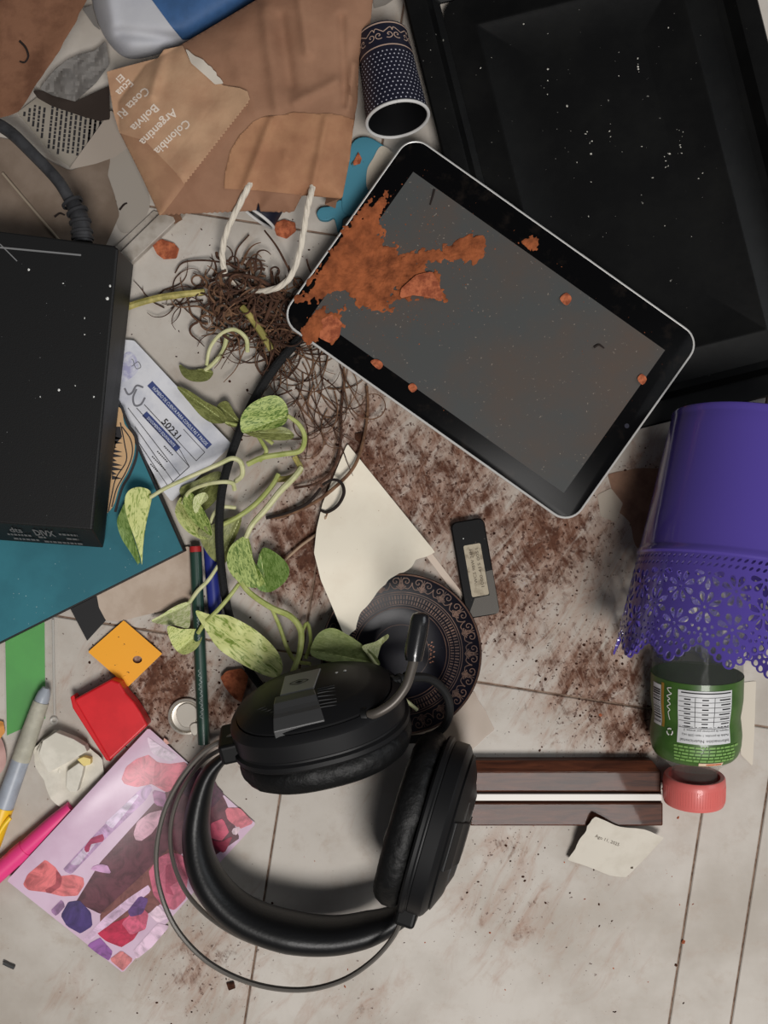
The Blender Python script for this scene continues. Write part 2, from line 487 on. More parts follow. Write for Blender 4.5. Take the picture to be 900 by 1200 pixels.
# ------------------------------------------------------------------ black baking tray
def rrect(hx0, hx1, hy0, hy1, r, n=8):
    out = []
    for cx, cy, a0 in ((hx1 - r, hy1 - r, 0), (hx0 + r, hy1 - r, 90), (hx0 + r, hy0 + r, 180), (hx1 - r, hy0 + r, 270)):
        for k in range(n + 1):
            g_ = math.radians(a0 + 90 * k / n); out.append((cx + r * math.cos(g_), cy + r * math.sin(g_)))
    return out

def loft_rr(M, x0, x1, y0, y1, r, prof, mb=None, cap0=True, cap1=True):
    mb = mb or MB(); vs = []; n = None
    for ins, z in prof:
        lp = rrect(x0 + ins, x1 - ins, y0 + ins, y1 - ins, max(r - ins, 1.2)); n = len(lp)
        vs += [M @ Vector((a / 1000, b / 1000, z / 1000)) for a, b in lp]
    m = len(prof)
    fs = [(i * n + k, i * n + (k + 1) % n, (i + 1) * n + (k + 1) % n, (i + 1) * n + k) for i in range(m - 1) for k in range(n)]
    if cap0: fs.append(tuple(reversed(range(n))))
    if cap1: fs.append(tuple(range((m - 1) * n, m * n)))
    return mb.add(vs, fs)

bl = P(608, 538, 22); bl.z = 0
MT = frame(bl, (0, 0, 1), (.97, .2425, 0))
tray = thing('baking_tray', 'large black enamel oven tray with raised rim under one end of the tablet', 'baking tray', MT @ Vector((.117, .165, 0)))
obj('tray_rim', loft_rr(MT, 0, 235, 0, 345, 20, [(0, 17), (0, 20.5), (1.2, 22), (13, 22), (15, 21.4), (20, 13), (25, 11), (25, 9), (14, 17), (2, 17), (0, 17)], cap0=False, cap1=False), m_tray, tray)
obj('tray_floor', loft_rr(MT, 25, 210, 25, 320, 14, [(0, 2.5), (0, 11.2), (18, 11.0), (19.5, 11.9), (21.5, 11.9), (23, 11.0), (52, 11.0), (54, 10.8)]), m_tray, tray)
m_dust = mat('pale_dust', (190, 186, 176), .8)
trayq = [(545, 10), (840, 10), (885, 400), (600, 470)]
specks(tray, trayq, 75, 11.2, .15, .9, m_dust, 5)
specks(tray, [(480, 5), (500, 5), (545, 180), (530, 180)], 10, 22.0, .15, .6, m_dust, 6)
# chalky scrape marks on the tray floor
mb = MB(); rnd = random.Random(8)
for (x, y, a, n_) in ((797, 165, 95, 10), (782, 195, 130, 7), (745, 75, 80, 6), (715, 150, 10, 3), (640, 95, 120, 4), (690, 180, 60, 4)):
    for i in range(n_):
        cx, cy = x + rnd.uniform(-9, 9) * abs(math.sin(math.radians(a))) * .5, y + rnd.uniform(-16, 16)
        blob(mb, P(cx, cy, 11.2), rnd.uniform(.2, .8), rnd, .3)
o = obj('scrape_mark', mb, m_dust, tray, smooth=False); o['kind'] = 'stuff'

# ------------------------------------------------------------------ tablet
tc_ = P(575, 386, 31); tc_.z = 0
MTab = frame(tc_, (0, 0, 1), (.816, -.578, 0))
tab = thing('tablet', 'silver-edged tablet with dusty grey screen and orange soil smeared over one end', 'tablet', tc_ + Vector((0, 0, .022)))
HX, HY = 121, 77.5
obj('case', loft_rr(MTab, -HX, HX, -HY, HY, 14, [(4, 22.0), (1.4, 23.0), (.3, 25.5), (0, 28.5), (.2, 30.2), (1.0, 30.9), (1.6, 30.5)]), m_silver, tab)
bezel = obj('bezel_glass', loft_rr(MTab, -HX + 1.5, HX - 1.5, -HY + 1.5, HY - 1.5, 12.5, [(0, 30.0), (0, 30.75), (.4, 30.95)]), m_glassblack, tab)
mb = boxM(MTab, -104, 104, -61.5, 56.5, 30.7, 31.02)
obj('screen', mb, m_screen, tab, smooth=False)
obj('front_camera', lathe([(1.6, 30.9), (1.6, 31.05), (.1, 31.05)], 14, MTab @ Matrix.Translation((.1125, .0, 0)), close=(False, True)), mat('lens', (50, 50, 60), .2), tab)
mb = MB()
for x0, x1 in ((-60, -48), (-43, -35), (20, 30)): obj('side_button', boxM(MTab, x0, x1, HY - .5, HY + .5, 26.2, 28.2), m_silver, tab, smooth=False)
# orange soil lying on the tablet
soil_poly = [(466, 222), (448, 240), (444, 262), (452, 285), (470, 298), (488, 302), (500, 318), (517, 322), (523, 354), (500, 348), (470, 346), (448, 366), (420, 358), (396, 340), (372, 352), (346, 356), (360, 332), (392, 284), (428, 236)]
def rough(amp, s, sd):
    return lambda X, Y, F: F + np.array([[amp * (nz(x, y, s, sd) + .7 * nz(x, y, s * 2.7, sd) + .5 * nz(x, y, s * 6, sd)) for x, y in zip(r0, r1)] for r0, r1 in zip(X, Y)]) + (np.array([[9 * min(0, .12 + mnoise.noise(Vector(((x * .56 - y * .83) * .02, (x * .83 + y * .56) * .13, sd)))) for x, y in zip(r0, r1)] for r0, r1 in zip(X, Y)]) * 2.2)
soil = thing('spilled_soil', 'orange-brown soil powder smeared across the corner of the tablet', 'soil', P(430, 300, 31))
soil['kind'] = 'stuff'
def soil_th(seed, pl, amp):
    dd_ = ddist(pl)
    def f(a, b):
        e = dd_(a, b) + amp * (nz(a, b, .07, seed * 1.7097) + .7 * nz(a, b, .189, seed * 1.7097) + .5 * nz(a, b, .42, seed * 1.7097))
        return .08 + min(1, max(0, e) / 7) * (.35 + .9 * max(0, .45 + nz(a, b, .09, seed) + .5 * nz(a, b, .3, seed)))
    return f
for i, (pl, amp) in enumerate(((soil_poly, 9), ([(520, 290), (535, 276), (556, 272), (572, 288), (566, 304), (540, 310), (524, 304)], 8),
                               ([(352, 392), (360, 372), (378, 360), (398, 366), (404, 384), (392, 402), (372, 398), (360, 404)], 8), ([(452, 300), (500, 290), (525, 292), (530, 304), (495, 312)], 8),
                               ([(612, 284), (622, 276), (633, 280), (628, 292), (618, 292)], 4))):
    o = sheet('soil_patch', pl, 31.0, soil_th(i * 3.1, pl, amp), m_terra, soil, step=1.4, field=rough(amp, .07, i * 5.3), angle=180); o['kind'] = 'stuff'
rnd = random.Random(11); mb = MB()
for i in range(2300):
    if i < 1900: a, b = rnd.gauss(440, 52), rnd.gauss(312, 40)
    else: a, b = rnd.uniform(350, 790), rnd.uniform(180, 590)
    if poly_sdf([(484, 180), (795, 408), (668, 592), (355, 380)], np.array([a]), np.array([b]))[0] < 2: continue
    blob(mb, P(a, b, 31.0), .12 + .6 * rnd.random() ** 4, rnd, .4)
o = obj('soil_crumb', mb, m_terra, soil, smooth=False); o['kind'] = 'stuff'
fl = 'terracotta flakes lying on the tablet'
chunk('clay_flake', [(374, 396), (377, 374), (390, 368), (401, 378), (398, 394), (386, 402)], 31.2, 1.2, m_terra2, 4, label='rounded clay flake at the soiled corner of the tablet', group=fl, cat='flake')
chunk('clay_flake', [(470, 338), (488, 322), (506, 318), (514, 330), (520, 352), (500, 348), (484, 346), (468, 350)], 31.8, 3.2, m_terra2, 2, label='largest terracotta flake in the soil on the tablet screen', group=fl, cat='flake')
for i, pl in enumerate(([(656, 350), (664, 343), (670, 350), (664, 358)], [(747, 444), (752, 438), (758, 444), (753, 451)], [(434, 424), (442, 421), (449, 427), (444, 433)], [(478, 453), (484, 449), (489, 455), (483, 460)])):
    chunk('clay_flake', jag(cat_closed(pl, 3), .6, 3, i), 31.0, 2.0, m_terra2, 7 + i, label=['orange clay crumb on the tablet screen above its middle', 'orange clay crumb near the camera end of the tablet', 'orange clay crumb on the black bezel next to the soil smear', 'orange clay crumb at the lower long edge of the screen'][i], group=fl, cat='flake')

# ------------------------------------------------------------------ purple lace planter, lying on its side
RB, RR = 50.0, 69.0
A0 = Vector((.240, .060, RB / 1000)); A1 = Vector((.2155, -.101, RR / 1000))
ax = (A1 - A0); LEN = ax.length * 1000
MP = frame(A0, ax, (0, 0, 1))
pot = thing('planter', 'glossy purple metal planter with pierced lace rim lying on its side', 'planter', Vector((A0.x, (A0.y + A1.y) / 2, 0.001)))
def pr(z): return RB + (RR - RB) * z / LEN - .8
SEAM = LEN * .585
obj('planter_body', lathe([(.1, 1.5), (pr(0) - 3, 1.5), (pr(0) - 1.2, 0), (pr(0), .6), (pr(0) + .6, 2.2), (pr(0) + .2, 4.2)] + [(pr(z), z) for z in np.linspace(6, SEAM - 5, 12)] +
          [(pr(SEAM) - .3, SEAM - 3.5), (pr(SEAM) + .9, SEAM - 2), (pr(SEAM) + 1.1, SEAM), (pr(SEAM) + .2, SEAM + 1.5), (pr(SEAM) - 1.0, SEAM + 1.5)] + [(pr(z) - 1.3, z) for z in np.linspace(SEAM - 2, 3, 8)] + [(.1, 3)], 96, MP), m_purple, pot)
mb = MB()
c0 = MP  # soldered side seam, a narrow raised strip along the wall
for k in range(24):
    pass
sg = math.radians(-38)
tube_mb([MP @ Vector((pr(z) * math.cos(sg) / 1000, pr(z) * math.sin(sg) / 1000, z / 1000)) for z in np.linspace(4, SEAM - 3, 14)], .9, 6, mb)
obj('side_seam', mb, m_purple, pot)
NP_ = 12; PER = 34.0
def lace_field(U, V):
    u = (U + PER / 2) % PER - PER / 2           # 0 = flower column
    def ell(cu, cv, ang_, a, b, tear=0):
        du = np.minimum.reduce([np.abs(u - cu), np.abs(u - cu - PER), np.abs(u - cu + PER)])
        s = np.where(np.abs(u - cu) <= PER / 2, u - cu, np.where(u - cu > 0, u - cu - PER, u - cu + PER))
        x = s * math.cos(ang_) + (V - cv) * math.sin(ang_); y = -s * math.sin(ang_) + (V - cv) * math.cos(ang_)
        bb = b * (1 + tear * np.clip(x / a, -1, 1))
        return (np.sqrt((x / a) ** 2 + (y / bb) ** 2) - 1) * b
    bb = 48.5 + 10.5 * (.5 + .5 * np.cos(2 * np.pi * u / PER))
    f = bb - V
    cs = []
    for t in (-17, -12.8, -9.0, -5.6, 0, 5.6, 9.0, 12.8):
        cv = 48.5 + 10.5 * (.5 + .5 * math.cos(2 * math.pi * t / PER)) + .2
        r = 3.1 if t else 3.5
        f = np.maximum(f, -ell(t, cv, 0, r, r)); cs.append((t, cv, r))
    holes = []
    for t, cv, r in cs: holes.append((t, cv + .3, math.pi / 2, r * .60, r * .5, .1))
    for (cu, cv, angs) in ((0, 20.5, range(8)), (17, 31, range(8)), (0, 41.5, range(8)), (17, 12.2, (0, 1, 2, 3, 4))):
        for k in angs:
            a = k * math.pi / 4 + (0 if len(angs) < 8 else math.pi / 8)
            holes.append((cu + 5.9 * math.cos(a), cv + 5.9 * math.sin(a), a, 3.3, 1.55, .45))
        holes.append((cu, cv, 0, .95, .95, 0))
    for k in range(8):
        holes.append((k * 4.25, 3.2, math.radians(38), 1.7, .72, 0)); holes.append((k * 4.25 + 1, 7.2, math.radians(38), 1.7, .72, 0))
    for cu, cv, r in ((15.2, 43, 1.0), (18.8, 43, 1.0), (17, 46, .9), (11.2, 41.5, 1.0), (-11.2, 41.5, 1.0), (10.2, 46, 1.1), (-10.2, 46, 1.1), (13.4, 45.6, .9), (-13.4, 45.6, .9), (6.8, 50, 1.2), (-6.8, 50, 1.2), (0, 52.8, 1.5), (3.6, 52.5, 1.0), (-3.6, 52.5, 1.0), (8.6, 27, .9), (-8.6, 27, .9), (8.5, 34.5, .9), (-8.5, 34.5, .9)):
        holes.append((cu, cv, 0, r, r, 0))
    for h in holes: f = np.minimum(f, ell(*h))
    return f
us = np.linspace(0, NP_ * PER, 12 * 66 + 1); vs_ = np.arange(-2.0, 63.5, .52)
U, V = np.meshgrid(us, vs_); F = lace_field(U, V)
V2, faces = clip_cells(us, vs_, F, wrap=True)
zl = LEN - SEAM
def lace_pt(u, v, off=0):
    a = 2 * math.pi * u / (NP_ * PER) + .27; z = SEAM + max(v, -2) * zl / 62.5; r = pr(z) + off
    return MP @ Vector((r * math.cos(a) / 1000, r * math.sin(a) / 1000, z / 1000))
vv, ff = thicken(V2, faces, lambda a, b: lace_pt(a, b, .1), lambda a, b: lace_pt(a, b, -1.1))
obj('lace_rim', MB().add(vv, ff), m_purple, pot, angle=50)

# ------------------------------------------------------------------ juice bottle
tilt = math.radians(7)
capc = P(813, 936, 23)
dirv = Vector((.01, -math.cos(tilt), -math.sin(tilt)))
MBt = frame(capc - dirv * .150, dirv, (0, 0, 1))     # local z runs from base (0) to cap (150)
m_pet = mat('clear_pet', (225, 232, 222), .08, trans=.85, ior=1.15, alpha=.28, spec=.5)
m_green = mat('green_label', (66, 100, 42), .4, col2=(56, 88, 36), nscale=60, coat=.2)
bot = thing('juice_bottle', 'clear plastic bottle with green label and pink screw cap poking out of the purple planter', 'bottle', Vector((capc.x, capc.y + .06, .001)))
prof = [(.1, 3), (20, 2), (26, 0), (28.5, 3), (29.5, 8), (29.5, 30), (28.2, 40), (29.5, 50), (29.8, 62), (29.8, 78), (28.9, 86), (28.3, 90), (28.9, 94), (29.8, 102), (29.4, 110), (28, 115), (24.5, 119.5), (19, 123.5), (16, 127), (15.2, 130), (15.2, 148)]
obj('bottle_body', lathe(prof, 64, MBt, close=(True, True)), m_pet, bot)
lp = [(r, z) for r, z in zip(np.interp(np.linspace(62, 117.5, 34), [p[1] for p in prof[4:]], [p[0] for p in prof[4:]]) + .35, np.linspace(62, 117.5, 34))]
obj('label_sleeve', lathe(lp, 72, MBt), m_green, bot)
def bsurf(a_mm, z, off=.55):
    r = float(np.interp(z, [q[1] for q in lp], [q[0] for q in lp])) + off
    an = a_mm / 29.5
    return MBt @ Vector((r * math.cos(an) / 1000, r * math.sin(an) / 1000, z / 1000))
def bgrid(mb, a0, a1, z0, z1, off=.5, n=14, m_=10):
    vs = [bsurf(a0 + (a1 - a0) * i / n, z0 + (z1 - z0) * j / m_, off) for j in range(m_ + 1) for i in range(n + 1)]
    mb.add(vs, [(j * (n + 1) + i, j * (n + 1) + i + 1, (j + 1) * (n + 1) + i + 1, (j + 1) * (n + 1) + i) for j in range(m_) for i in range(n)])
def btext(mb, s, a0, z, size, width=None, off=.62):
    """upside-down when seen from the cap's far side: reads along -a"""
    V, Fc = text2d(s)
    sx = size * 1.35 if not width else width / max(v[0] for v in V)
    mb.add([bsurf(a0 - SGN * x * sx, z + y * size * 1.35, off) for x, y in V], Fc)
# which way does +a go on the picture?  (world x of a small +a step)
SGN = 1 if (bsurf(5, 80) - bsurf(0, 80)).x > 0 else -1     # +1: +a runs to the picture's right
mb = MB(); bgrid(mb, SGN * -20, SGN * 15, 66, 101.5); obj('nutrition_panel', mb, mat('label_white', (205, 205, 205), .45), bot)
lab = MB()
for z in (70, 73.3, 76.6, 79.9, 83.2, 86.4, 90.2, 91.0): bgrid(lab, SGN * -19.5, SGN * 14.5, z, z + .35, .58, 12, 1)
for a in (-9, 3): bgrid(lab, a * SGN, a * SGN + .35, 70, 90, .58, 1, 10)
L_ = SGN * 14
btext(lab, 'Información Nutricional', L_, 98.4, 2.0, 32)
btext(lab, 'Medida de porción: 1 vaso (200 mL)', L_, 95.0, 1.5, 31)
btext(lab, 'Número de porciones por envase: 2', L_, 92.0, 1.5, 30)
for r_ in range(7):                                   # rows of print too fine to read
    z = 71.3 + r_ * 3.25 - (1.0 if r_ == 6 else 0)
    for a0, a1 in ((14, 6 + r_ % 3), (-1, -5), (-12, -16)): bgrid(lab, SGN * a0, SGN * a1, z, z + .9, .58, 3, 1)
bgrid(lab, SGN * -18, SGN * 14, 67, 67.9, .58, 8, 1)
obj('nutrition_print', lab, m_ink, bot, smooth=False)
mb = MB()
rr = random.Random(3)
for k in range(5):
    a = 22.0
    while a > -19:
        wd = rr.uniform(1.5, 4.5); bgrid(mb, a - wd, a, 103.2 + k * 2.3, 104.6 + k * 2.3, .5, 3, 1); a -= wd + .6
obj('fine_print', mb, mat('label_pale_green', (118, 158, 84), .5), bot, smooth=False)
mb = MB(); bgrid(mb, -11, 6, 114.6, 117.0, .55, 6, 2); obj('date_strip', mb, mat('strip_cream', (220, 196, 168), .6), bot, smooth=False)
mb = MB(); bgrid(mb, -10, 1, 115.2, 116.4, .62, 6, 1); obj('date_print', mb, mat('print_orange', (190, 90, 50), .6), bot, smooth=False)
lf = -SGN
mb = MB(); bgrid(mb, lf * 33, lf * 42, 66, 94); obj('barcode_panel', mb, MATS['label_white'], bot, smooth=False)
mb = MB()
z = 69
while z < 92:
    t = rr.choice((.4, .7, 1.1)); bgrid(mb, lf * 33.5, lf * 41.5, z, z + t, .6, 4, 1); z += t + rr.choice((.4, .8))
obj('barcode', mb, m_ink, bot, smooth=False)
mb = MB(); bgrid(mb, lf * 30.3, lf * 32.6, 64, 94); obj('fruit_strip', mb, mat('label_ochre', (150, 112, 40), .5), bot, smooth=False)
mb = MB()  # white cursive brand swash and recycling arrows
V_, F_ = ribbon(cat_open([(0, 0), (3, .8), (1.5, 3), (0, 4), (3.2, 6), (1, 7.5), (2.6, 9), (.6, 11), (3, 13), (1, 15), (2.4, 17), (1.5, 22)], 5), .55)
mb.add([bsurf(lf * (24.5 + x), 66 + y, .6) for x, y in V_], F_)
for k in range(3):
    pts = [(math.cos(g_), math.sin(g_)) for g_ in np.linspace(k * 2.094, k * 2.094 + 1.5, 8)]
    V_, F_ = ribbon(pts, .42); mb.add([bsurf(lf * 25.5 + x * 2.1, 96 + y * 2.1, .6) for x, y in V_], F_)
obj('white_print', mb, m_white, bot, smooth=False)
m_pink = mat('pink_cap', (212, 106, 100), .4, coat=.15)
cap = obj('cap', lathe([(17.0, 133.5), (19.5, 133.0), (20.3, 134), (20.6, 137), (20.6, 150), (19.8, 152), (18, 152.6), (.1, 152.6)], 72, MBt, close=(False, False)), m_pink, bot)
mb = MB()
for k in range(72):
    g_ = 2 * math.pi * k / 72
    tube_mb([MBt @ Vector((20.6 * math.cos(g_) / 1000, 20.6 * math.sin(g_) / 1000, z / 1000)) for z in (138, 149)], .16, 4, mb)
obj('cap_rib', mb, m_pink, cap)['kind'] = 'stuff'

# ------------------------------------------------------------------ media player
m_dvd = mat('player_black', (20, 20, 20), .48, bump=.1, bscale=1500, spec=.4)
ptop = [(-70, 262), (133, 289), (137, 292), (107, 620), (-70, 607)]
dvd = thing('media_player', 'slim black disc player box with worn white logos resting on the teal book', 'disc player', P(20, 450, 14))
zt, zb_ = 55, 14.5
top = [P(a, b, zt) for a, b in ptop]
def dn(v, z, dx=0, dy=0): return Vector((v.x + dx / 1000, v.y + dy / 1000, z / 1000))
ring1 = [dn(top[0], zt - 1.2), dn(top[1], zt - 1.2, .2, .8), dn(top[2], zt - 1.2, .8, 0), dn(top[3], zt - 1.2, .8, -.8), dn(top[4], zt - 1.2, 0, -.8)]
ring2 = [dn(top[0], zb_), dn(top[1], zb_, .4, 0), dn(top[2], zb_, 1.2, -1), dn(top[3], 30, 1, -13), dn(top[4], 30, 0, -13)]
ring3 = [dn(v, zb_) for v in ring2[:3]] + [dn(top[3], zb_, -2, -9), dn(top[4], zb_, 0, -9)]
n = 5; vs = top + ring1 + ring2 + ring3
fs = [tuple(range(n)), tuple(reversed(range(3 * n, 4 * n)))] + [((i + 1) % n + k * n, i + k * n, i + (k + 1) * n, (i + 1) % n + (k + 1) * n) for k in range(3) for i in range(n)]
bev(obj('player_case', MB().add(vs, fs), m_dvd, dvd, smooth=False), .7)
def fpt(t, s):   # point on the sloped front: t px along x, s 0..1 down the slope
    a = top[4] + (top[3] - top[4]) * ((t + 70) / 177.0); b_ = ring2[4] + (ring2[3] - ring2[4]) * ((t + 70) / 177.0)
    return a + (b_ - a) * s + Vector((0, -.0007, .0006))
mb = MB()
def ftext(s, t0, s0, size, width, bold=0.0):
    V, Fc = text2d(s, bold); sx = width / max(v[0] for v in V)
    mb.add([fpt(t0 + x * sx, s0 - y * size) for x, y in V], Fc)
ftext('DIVX', 34, .50, .42, 25, .03); ftext('dts', 6, .42, .36, 15, .02)
rr0 = random.Random(4)
for s0, t0, t1 in ((.60, 0, 28), (.64, 36, 45), (.40, 64, 86), (.62, 70, 84), (.82, 4, 34), (.86, 40, 86)):   # worn print too fine to read
    t = t0
    while t < t1:
        wd = rr0.uniform(2, 6); q = [fpt(t, s0), fpt(min(t + wd, t1), s0), fpt(min(t + wd, t1), s0 - .09), fpt(t, s0 - .09)]; mb.add(q, [(0, 1, 2, 3)]); t += wd + 1.2
obj('logo_print', mb, mat('worn_grey_print', (98, 98, 98), .6), dvd, smooth=False)
mb = MB()
line_px(mb, (0, 290), (95, 299), 2.0, 55.15); line_px(mb, (0, 286), (20, 306), 1.2, 55.16)
obj('scratch', mb, mat('scratch_grey', (120, 120, 120), .6), dvd, smooth=False)
mb = MB(); rnd = random.Random(2)
for (x, y, r) in ((34, 316, .9), (129, 335, 1.0), (126, 350, 1.1), (74, 332, .6), (99, 373, .8), (69, 457, .8), (110, 465, .6), (99, 392, .5), (88, 452, .5), (47, 465, .5), (126, 349, .8)):
    blob(mb, P(x, y, 55.1), r, rnd, .5)
obj('white_speck', mb, mat('white_fleck', (235, 235, 230), .6), dvd, smooth=False)['kind'] = 'stuff'
specks(dvd, [(0, 300), (128, 310), (104, 610), (0, 600)], 40, 55.05, .12, .35, MATS['scratch_grey'], 14)

# power cable into the back of the player
m_cable = mat('grey_cable', (62, 62, 64), .5, col2=(40, 40, 42), nscale=60)
cab = thing('power_cable', 'dark grey cable with ribbed plug sleeve running into the back of the disc player', 'cable', P(80, 230, 40))
obj('cord', px_tube([(-60, 150, 30), (-20, 142, 30), (8, 152, 32), (40, 182, 36), (68, 212, 38), (84, 238, 38)], [4.6, 4.4, 4.2, 4.0, 4.0, 4.0], 12), m_cable, cab)
sl = MB(); pts = [P(*p) for p in cat_open([(83, 234, 38), (92, 252, 38), (96, 272, 38), (97, 284, 38)], 5)]
tube_mb(pts, [4.6, 6.0, 6.4, 6.6], 14, sl)
slv = obj('plug_sleeve', sl, m_cable, cab)
mb = MB()
for i, t in enumerate(np.linspace(1, len(pts) - 3, 5)):
    c = pts[int(t)]; d = (pts[int(t) + 1] - pts[int(t) - 1]).normalized()
    lathe([(6.2, -1.1), (7.4, -.9), (7.4, .9), (6.2, 1.1)], 18, frame(c, d, (0, 0, 1)), mb=mb)
obj('sleeve_rib', mb, mat('cable_rib', (46, 46, 48), .55), slv)

# ------------------------------------------------------------------ teal book
m_teal = mat('teal_cover', (54, 116, 128), .5, spec=.25, col2=(48, 104, 116), nscale=14, specks=(300, .74, (180, 200, 200)))
m_bookblack = mat('book_edge', (20, 20, 22), .6)
bkp = [(-60, 400), (107, 400), (216, 646), (-60, 784)]
book = thing('teal_book', 'thin teal book with black edges lying under the disc player', 'book', P(80, 600, 2))
v_, f_ = prism(bkp, 2.0, 13.0); bev(obj('book_block', MB().add(v_, f_), m_bookblack, book, smooth=False), .5)
v_, f_ = prism([(-60, 402), (106, 402), (214, 645), (-60, 782)], 12.9, 13.6); bev(obj('cover', MB().add(v_, f_), m_teal, book, smooth=False), .25)
mb = MB(); flat_px(mb, cat_closed([(122, 480), (141, 478), (146, 497), (157, 512), (157, 532), (150, 552), (140, 570), (132, 594), (118, 600), (110, 540)], 4), 13.75)
obj('cover_art_shape', mb, mat('art_tan', (196, 160, 118), .6), book, smooth=False)
mb = MB()
for pl in ([(141, 495), (146, 520), (148, 540), (136, 560), (131, 580), (127, 600)], [(143, 500), (153, 515), (155, 532), (148, 552), (137, 572), (131, 594)]):
    V_, F_ = ribbon(cat_open(pl, 5), 1.4); mb.add([P(a, b, 13.85) for a, b in V_], F_)
for i in range(11):
    y = 505 + i * 5.2; flat_px(mb, [(131, y), (131 + 9 * math.sin(i * 2.1) ** 2 + 6, y + 4), (131, y + 5)], 13.85)
flat_px(mb, [(133, 500), (141, 500), (143, 512), (136, 520), (131, 540), (127, 540)], 13.85)
V_, F_ = ribbon(cat_open([(143, 478), (150, 497), (160, 512), (160, 534), (152, 556), (143, 572), (135, 600)], 5), 3.2); mb.add([P(a, b, 13.8) for a, b in V_], F_)
obj('cover_art_line', mb, m_ink, book, smooth=False)
specks(book, [(5, 690), (60, 680), (200, 640), (205, 645), (10, 740)], 22, 13.7, .15, .7, mat('pale_fleck', (200, 212, 212), .6), 9)

# paper, black card below the book
m_beige = mat('beige_paper', (190, 172, 155), .8, col2=(176, 156, 138), nscale=40)
tag(sheet('folded_paper', [(112, 690), (150, 655), (222, 640), (226, 700), (222, 708), (190, 716), (140, 728), (124, 727), (116, 712)], lambda a, b: .8 + .02 * max(0, a - 120), .6, m_beige), 'beige paper corner sticking out from under the teal book', 'paper')
tag(bev(obj('black_card', MB().add(*prism([(70, 690), (112, 672), (135, 715), (102, 751)], .2, 1.0)), mat('card_black', (24, 23, 24), .6), smooth=False), .15), 'small black card half hidden beneath the teal book', 'card')

# ------------------------------------------------------------------ payment slip
m_slip = mat('slip_paper', (214, 214, 218), .7, col2=(176, 178, 190), nscale=26, lo=.46, hi=.72)
def zsl(a, b): return 5 + .012 * (a - 140) + .6 * nz(a, b, .03, 3)
slip = thing('payment_slip', 'creased white numbered slip with blue printed bars beside the disc player', 'paper slip', P(200, 490, 4))
sheet('slip_sheet', [(136, 405), (146, 398), (157, 399), (162, 404), (215, 461), (272, 521), (247, 545), (201, 588), (190, 574), (138, 478), (120, 440)], zsl, .5, m_slip, slip)
zp = lambda a, b: zsl(a, b) + .68
d1 = (.685, .728)
mb = MB(); dd = np.array(d1) / np.hypot(*d1); nn = np.array((-dd[1], dd[0]))
def bar(mb, start, l, wd, z=zp, seg=10):
    for i in range(seg):
        a = np.array(start) + dd * l * i / seg; b_ = np.array(start) + dd * l * (i + 1) / seg
        flat_px(mb, [a, b_, b_ + nn * wd, a + nn * wd], z)
bar(mb, (178.5, 446.5), 102, 8.2); bar(mb, (172, 482), 58, 7.5)
obj('printed_bar', mb, mat('slip_blue', (52, 66, 118), .6), slip, smooth=False)
mb = MB(); zp2 = lambda a, b: zp(a, b) + .1
text_px(mb, 'NÚMERO DE CUENTA PARA CONSULTAS Y PAGOS', np.array((178.5, 446.5)) + dd * 6 + nn * 6.3, d1, 4.2, zp2, 92)
text_px(mb, 'DOCUMENTO EQUIVALENTE', np.array((172, 482)) + dd * 6 + nn * 5.8, d1, 3.6, zp2, 46)
obj('bar_lettering', mb, mat('slip_white', (214, 218, 228), .6), slip, smooth=False)
mb = MB()
text_px(mb, '50231', np.array((188.5, 494.5)), (.66, .75), 8.2, zp2, 28, .015)
for (x, y, l) in ((192, 523, 17), (184, 529, 20), (178, 535, 25), (176, 544, 15)):                          # typed lines too fine to read
    for k in range(int(l / 2.6)): line_px(mb, np.array((x, y)) + dd * k * 2.6, np.array((x, y)) + dd * (k * 2.6 + 1.7) - nn * .8, 1.3, zp2)
for (a, b_) in (((169, 474), (230, 540)), ((230, 540), (240, 530)), ((240, 530), (215, 503)), ((160, 478), (222, 547)), ((150, 478), (211, 557)), ((158, 500), (204, 566)), ((150, 500), (197, 570)), ((222, 547), (199, 568)), ((205, 517), (222, 547))):
    line_px(mb, a, b_, .7, zp2)
obj('slip_print', mb, m_ink, slip, smooth=False)
mb = MB()
for pl in ([(146, 455), (150, 462), (155, 460), (160, 452), (168, 454)], [(160, 456), (156, 466), (158, 475), (165, 474), (170, 466)], [(150, 424), (155, 421), (157, 427), (153, 429), (150, 424)], [(157, 427), (162, 424), (165, 430), (160, 432), (157, 427)]):
    V_, F_ = ribbon(cat_open(pl, 5), [2.2 if pl[0][1] > 440 else .9] * ((len(pl) - 1) * 5 + 1)); mb.add([P(a, b, zp2(a, b)) for a, b in V_], F_)
obj('slip_emblem', mb, mat('slip_grey', (112, 112, 118), .7), slip, smooth=False)
mb = MB(); flat_px(mb, cat_closed([(142, 420), (152, 412), (160, 420), (162, 434), (152, 444), (143, 446)], 3), zp)
obj('ink_stain', mb, mat('slip_violet', (160, 158, 190), .7, col2=(205, 205, 214), nscale=120), slip, smooth=False)

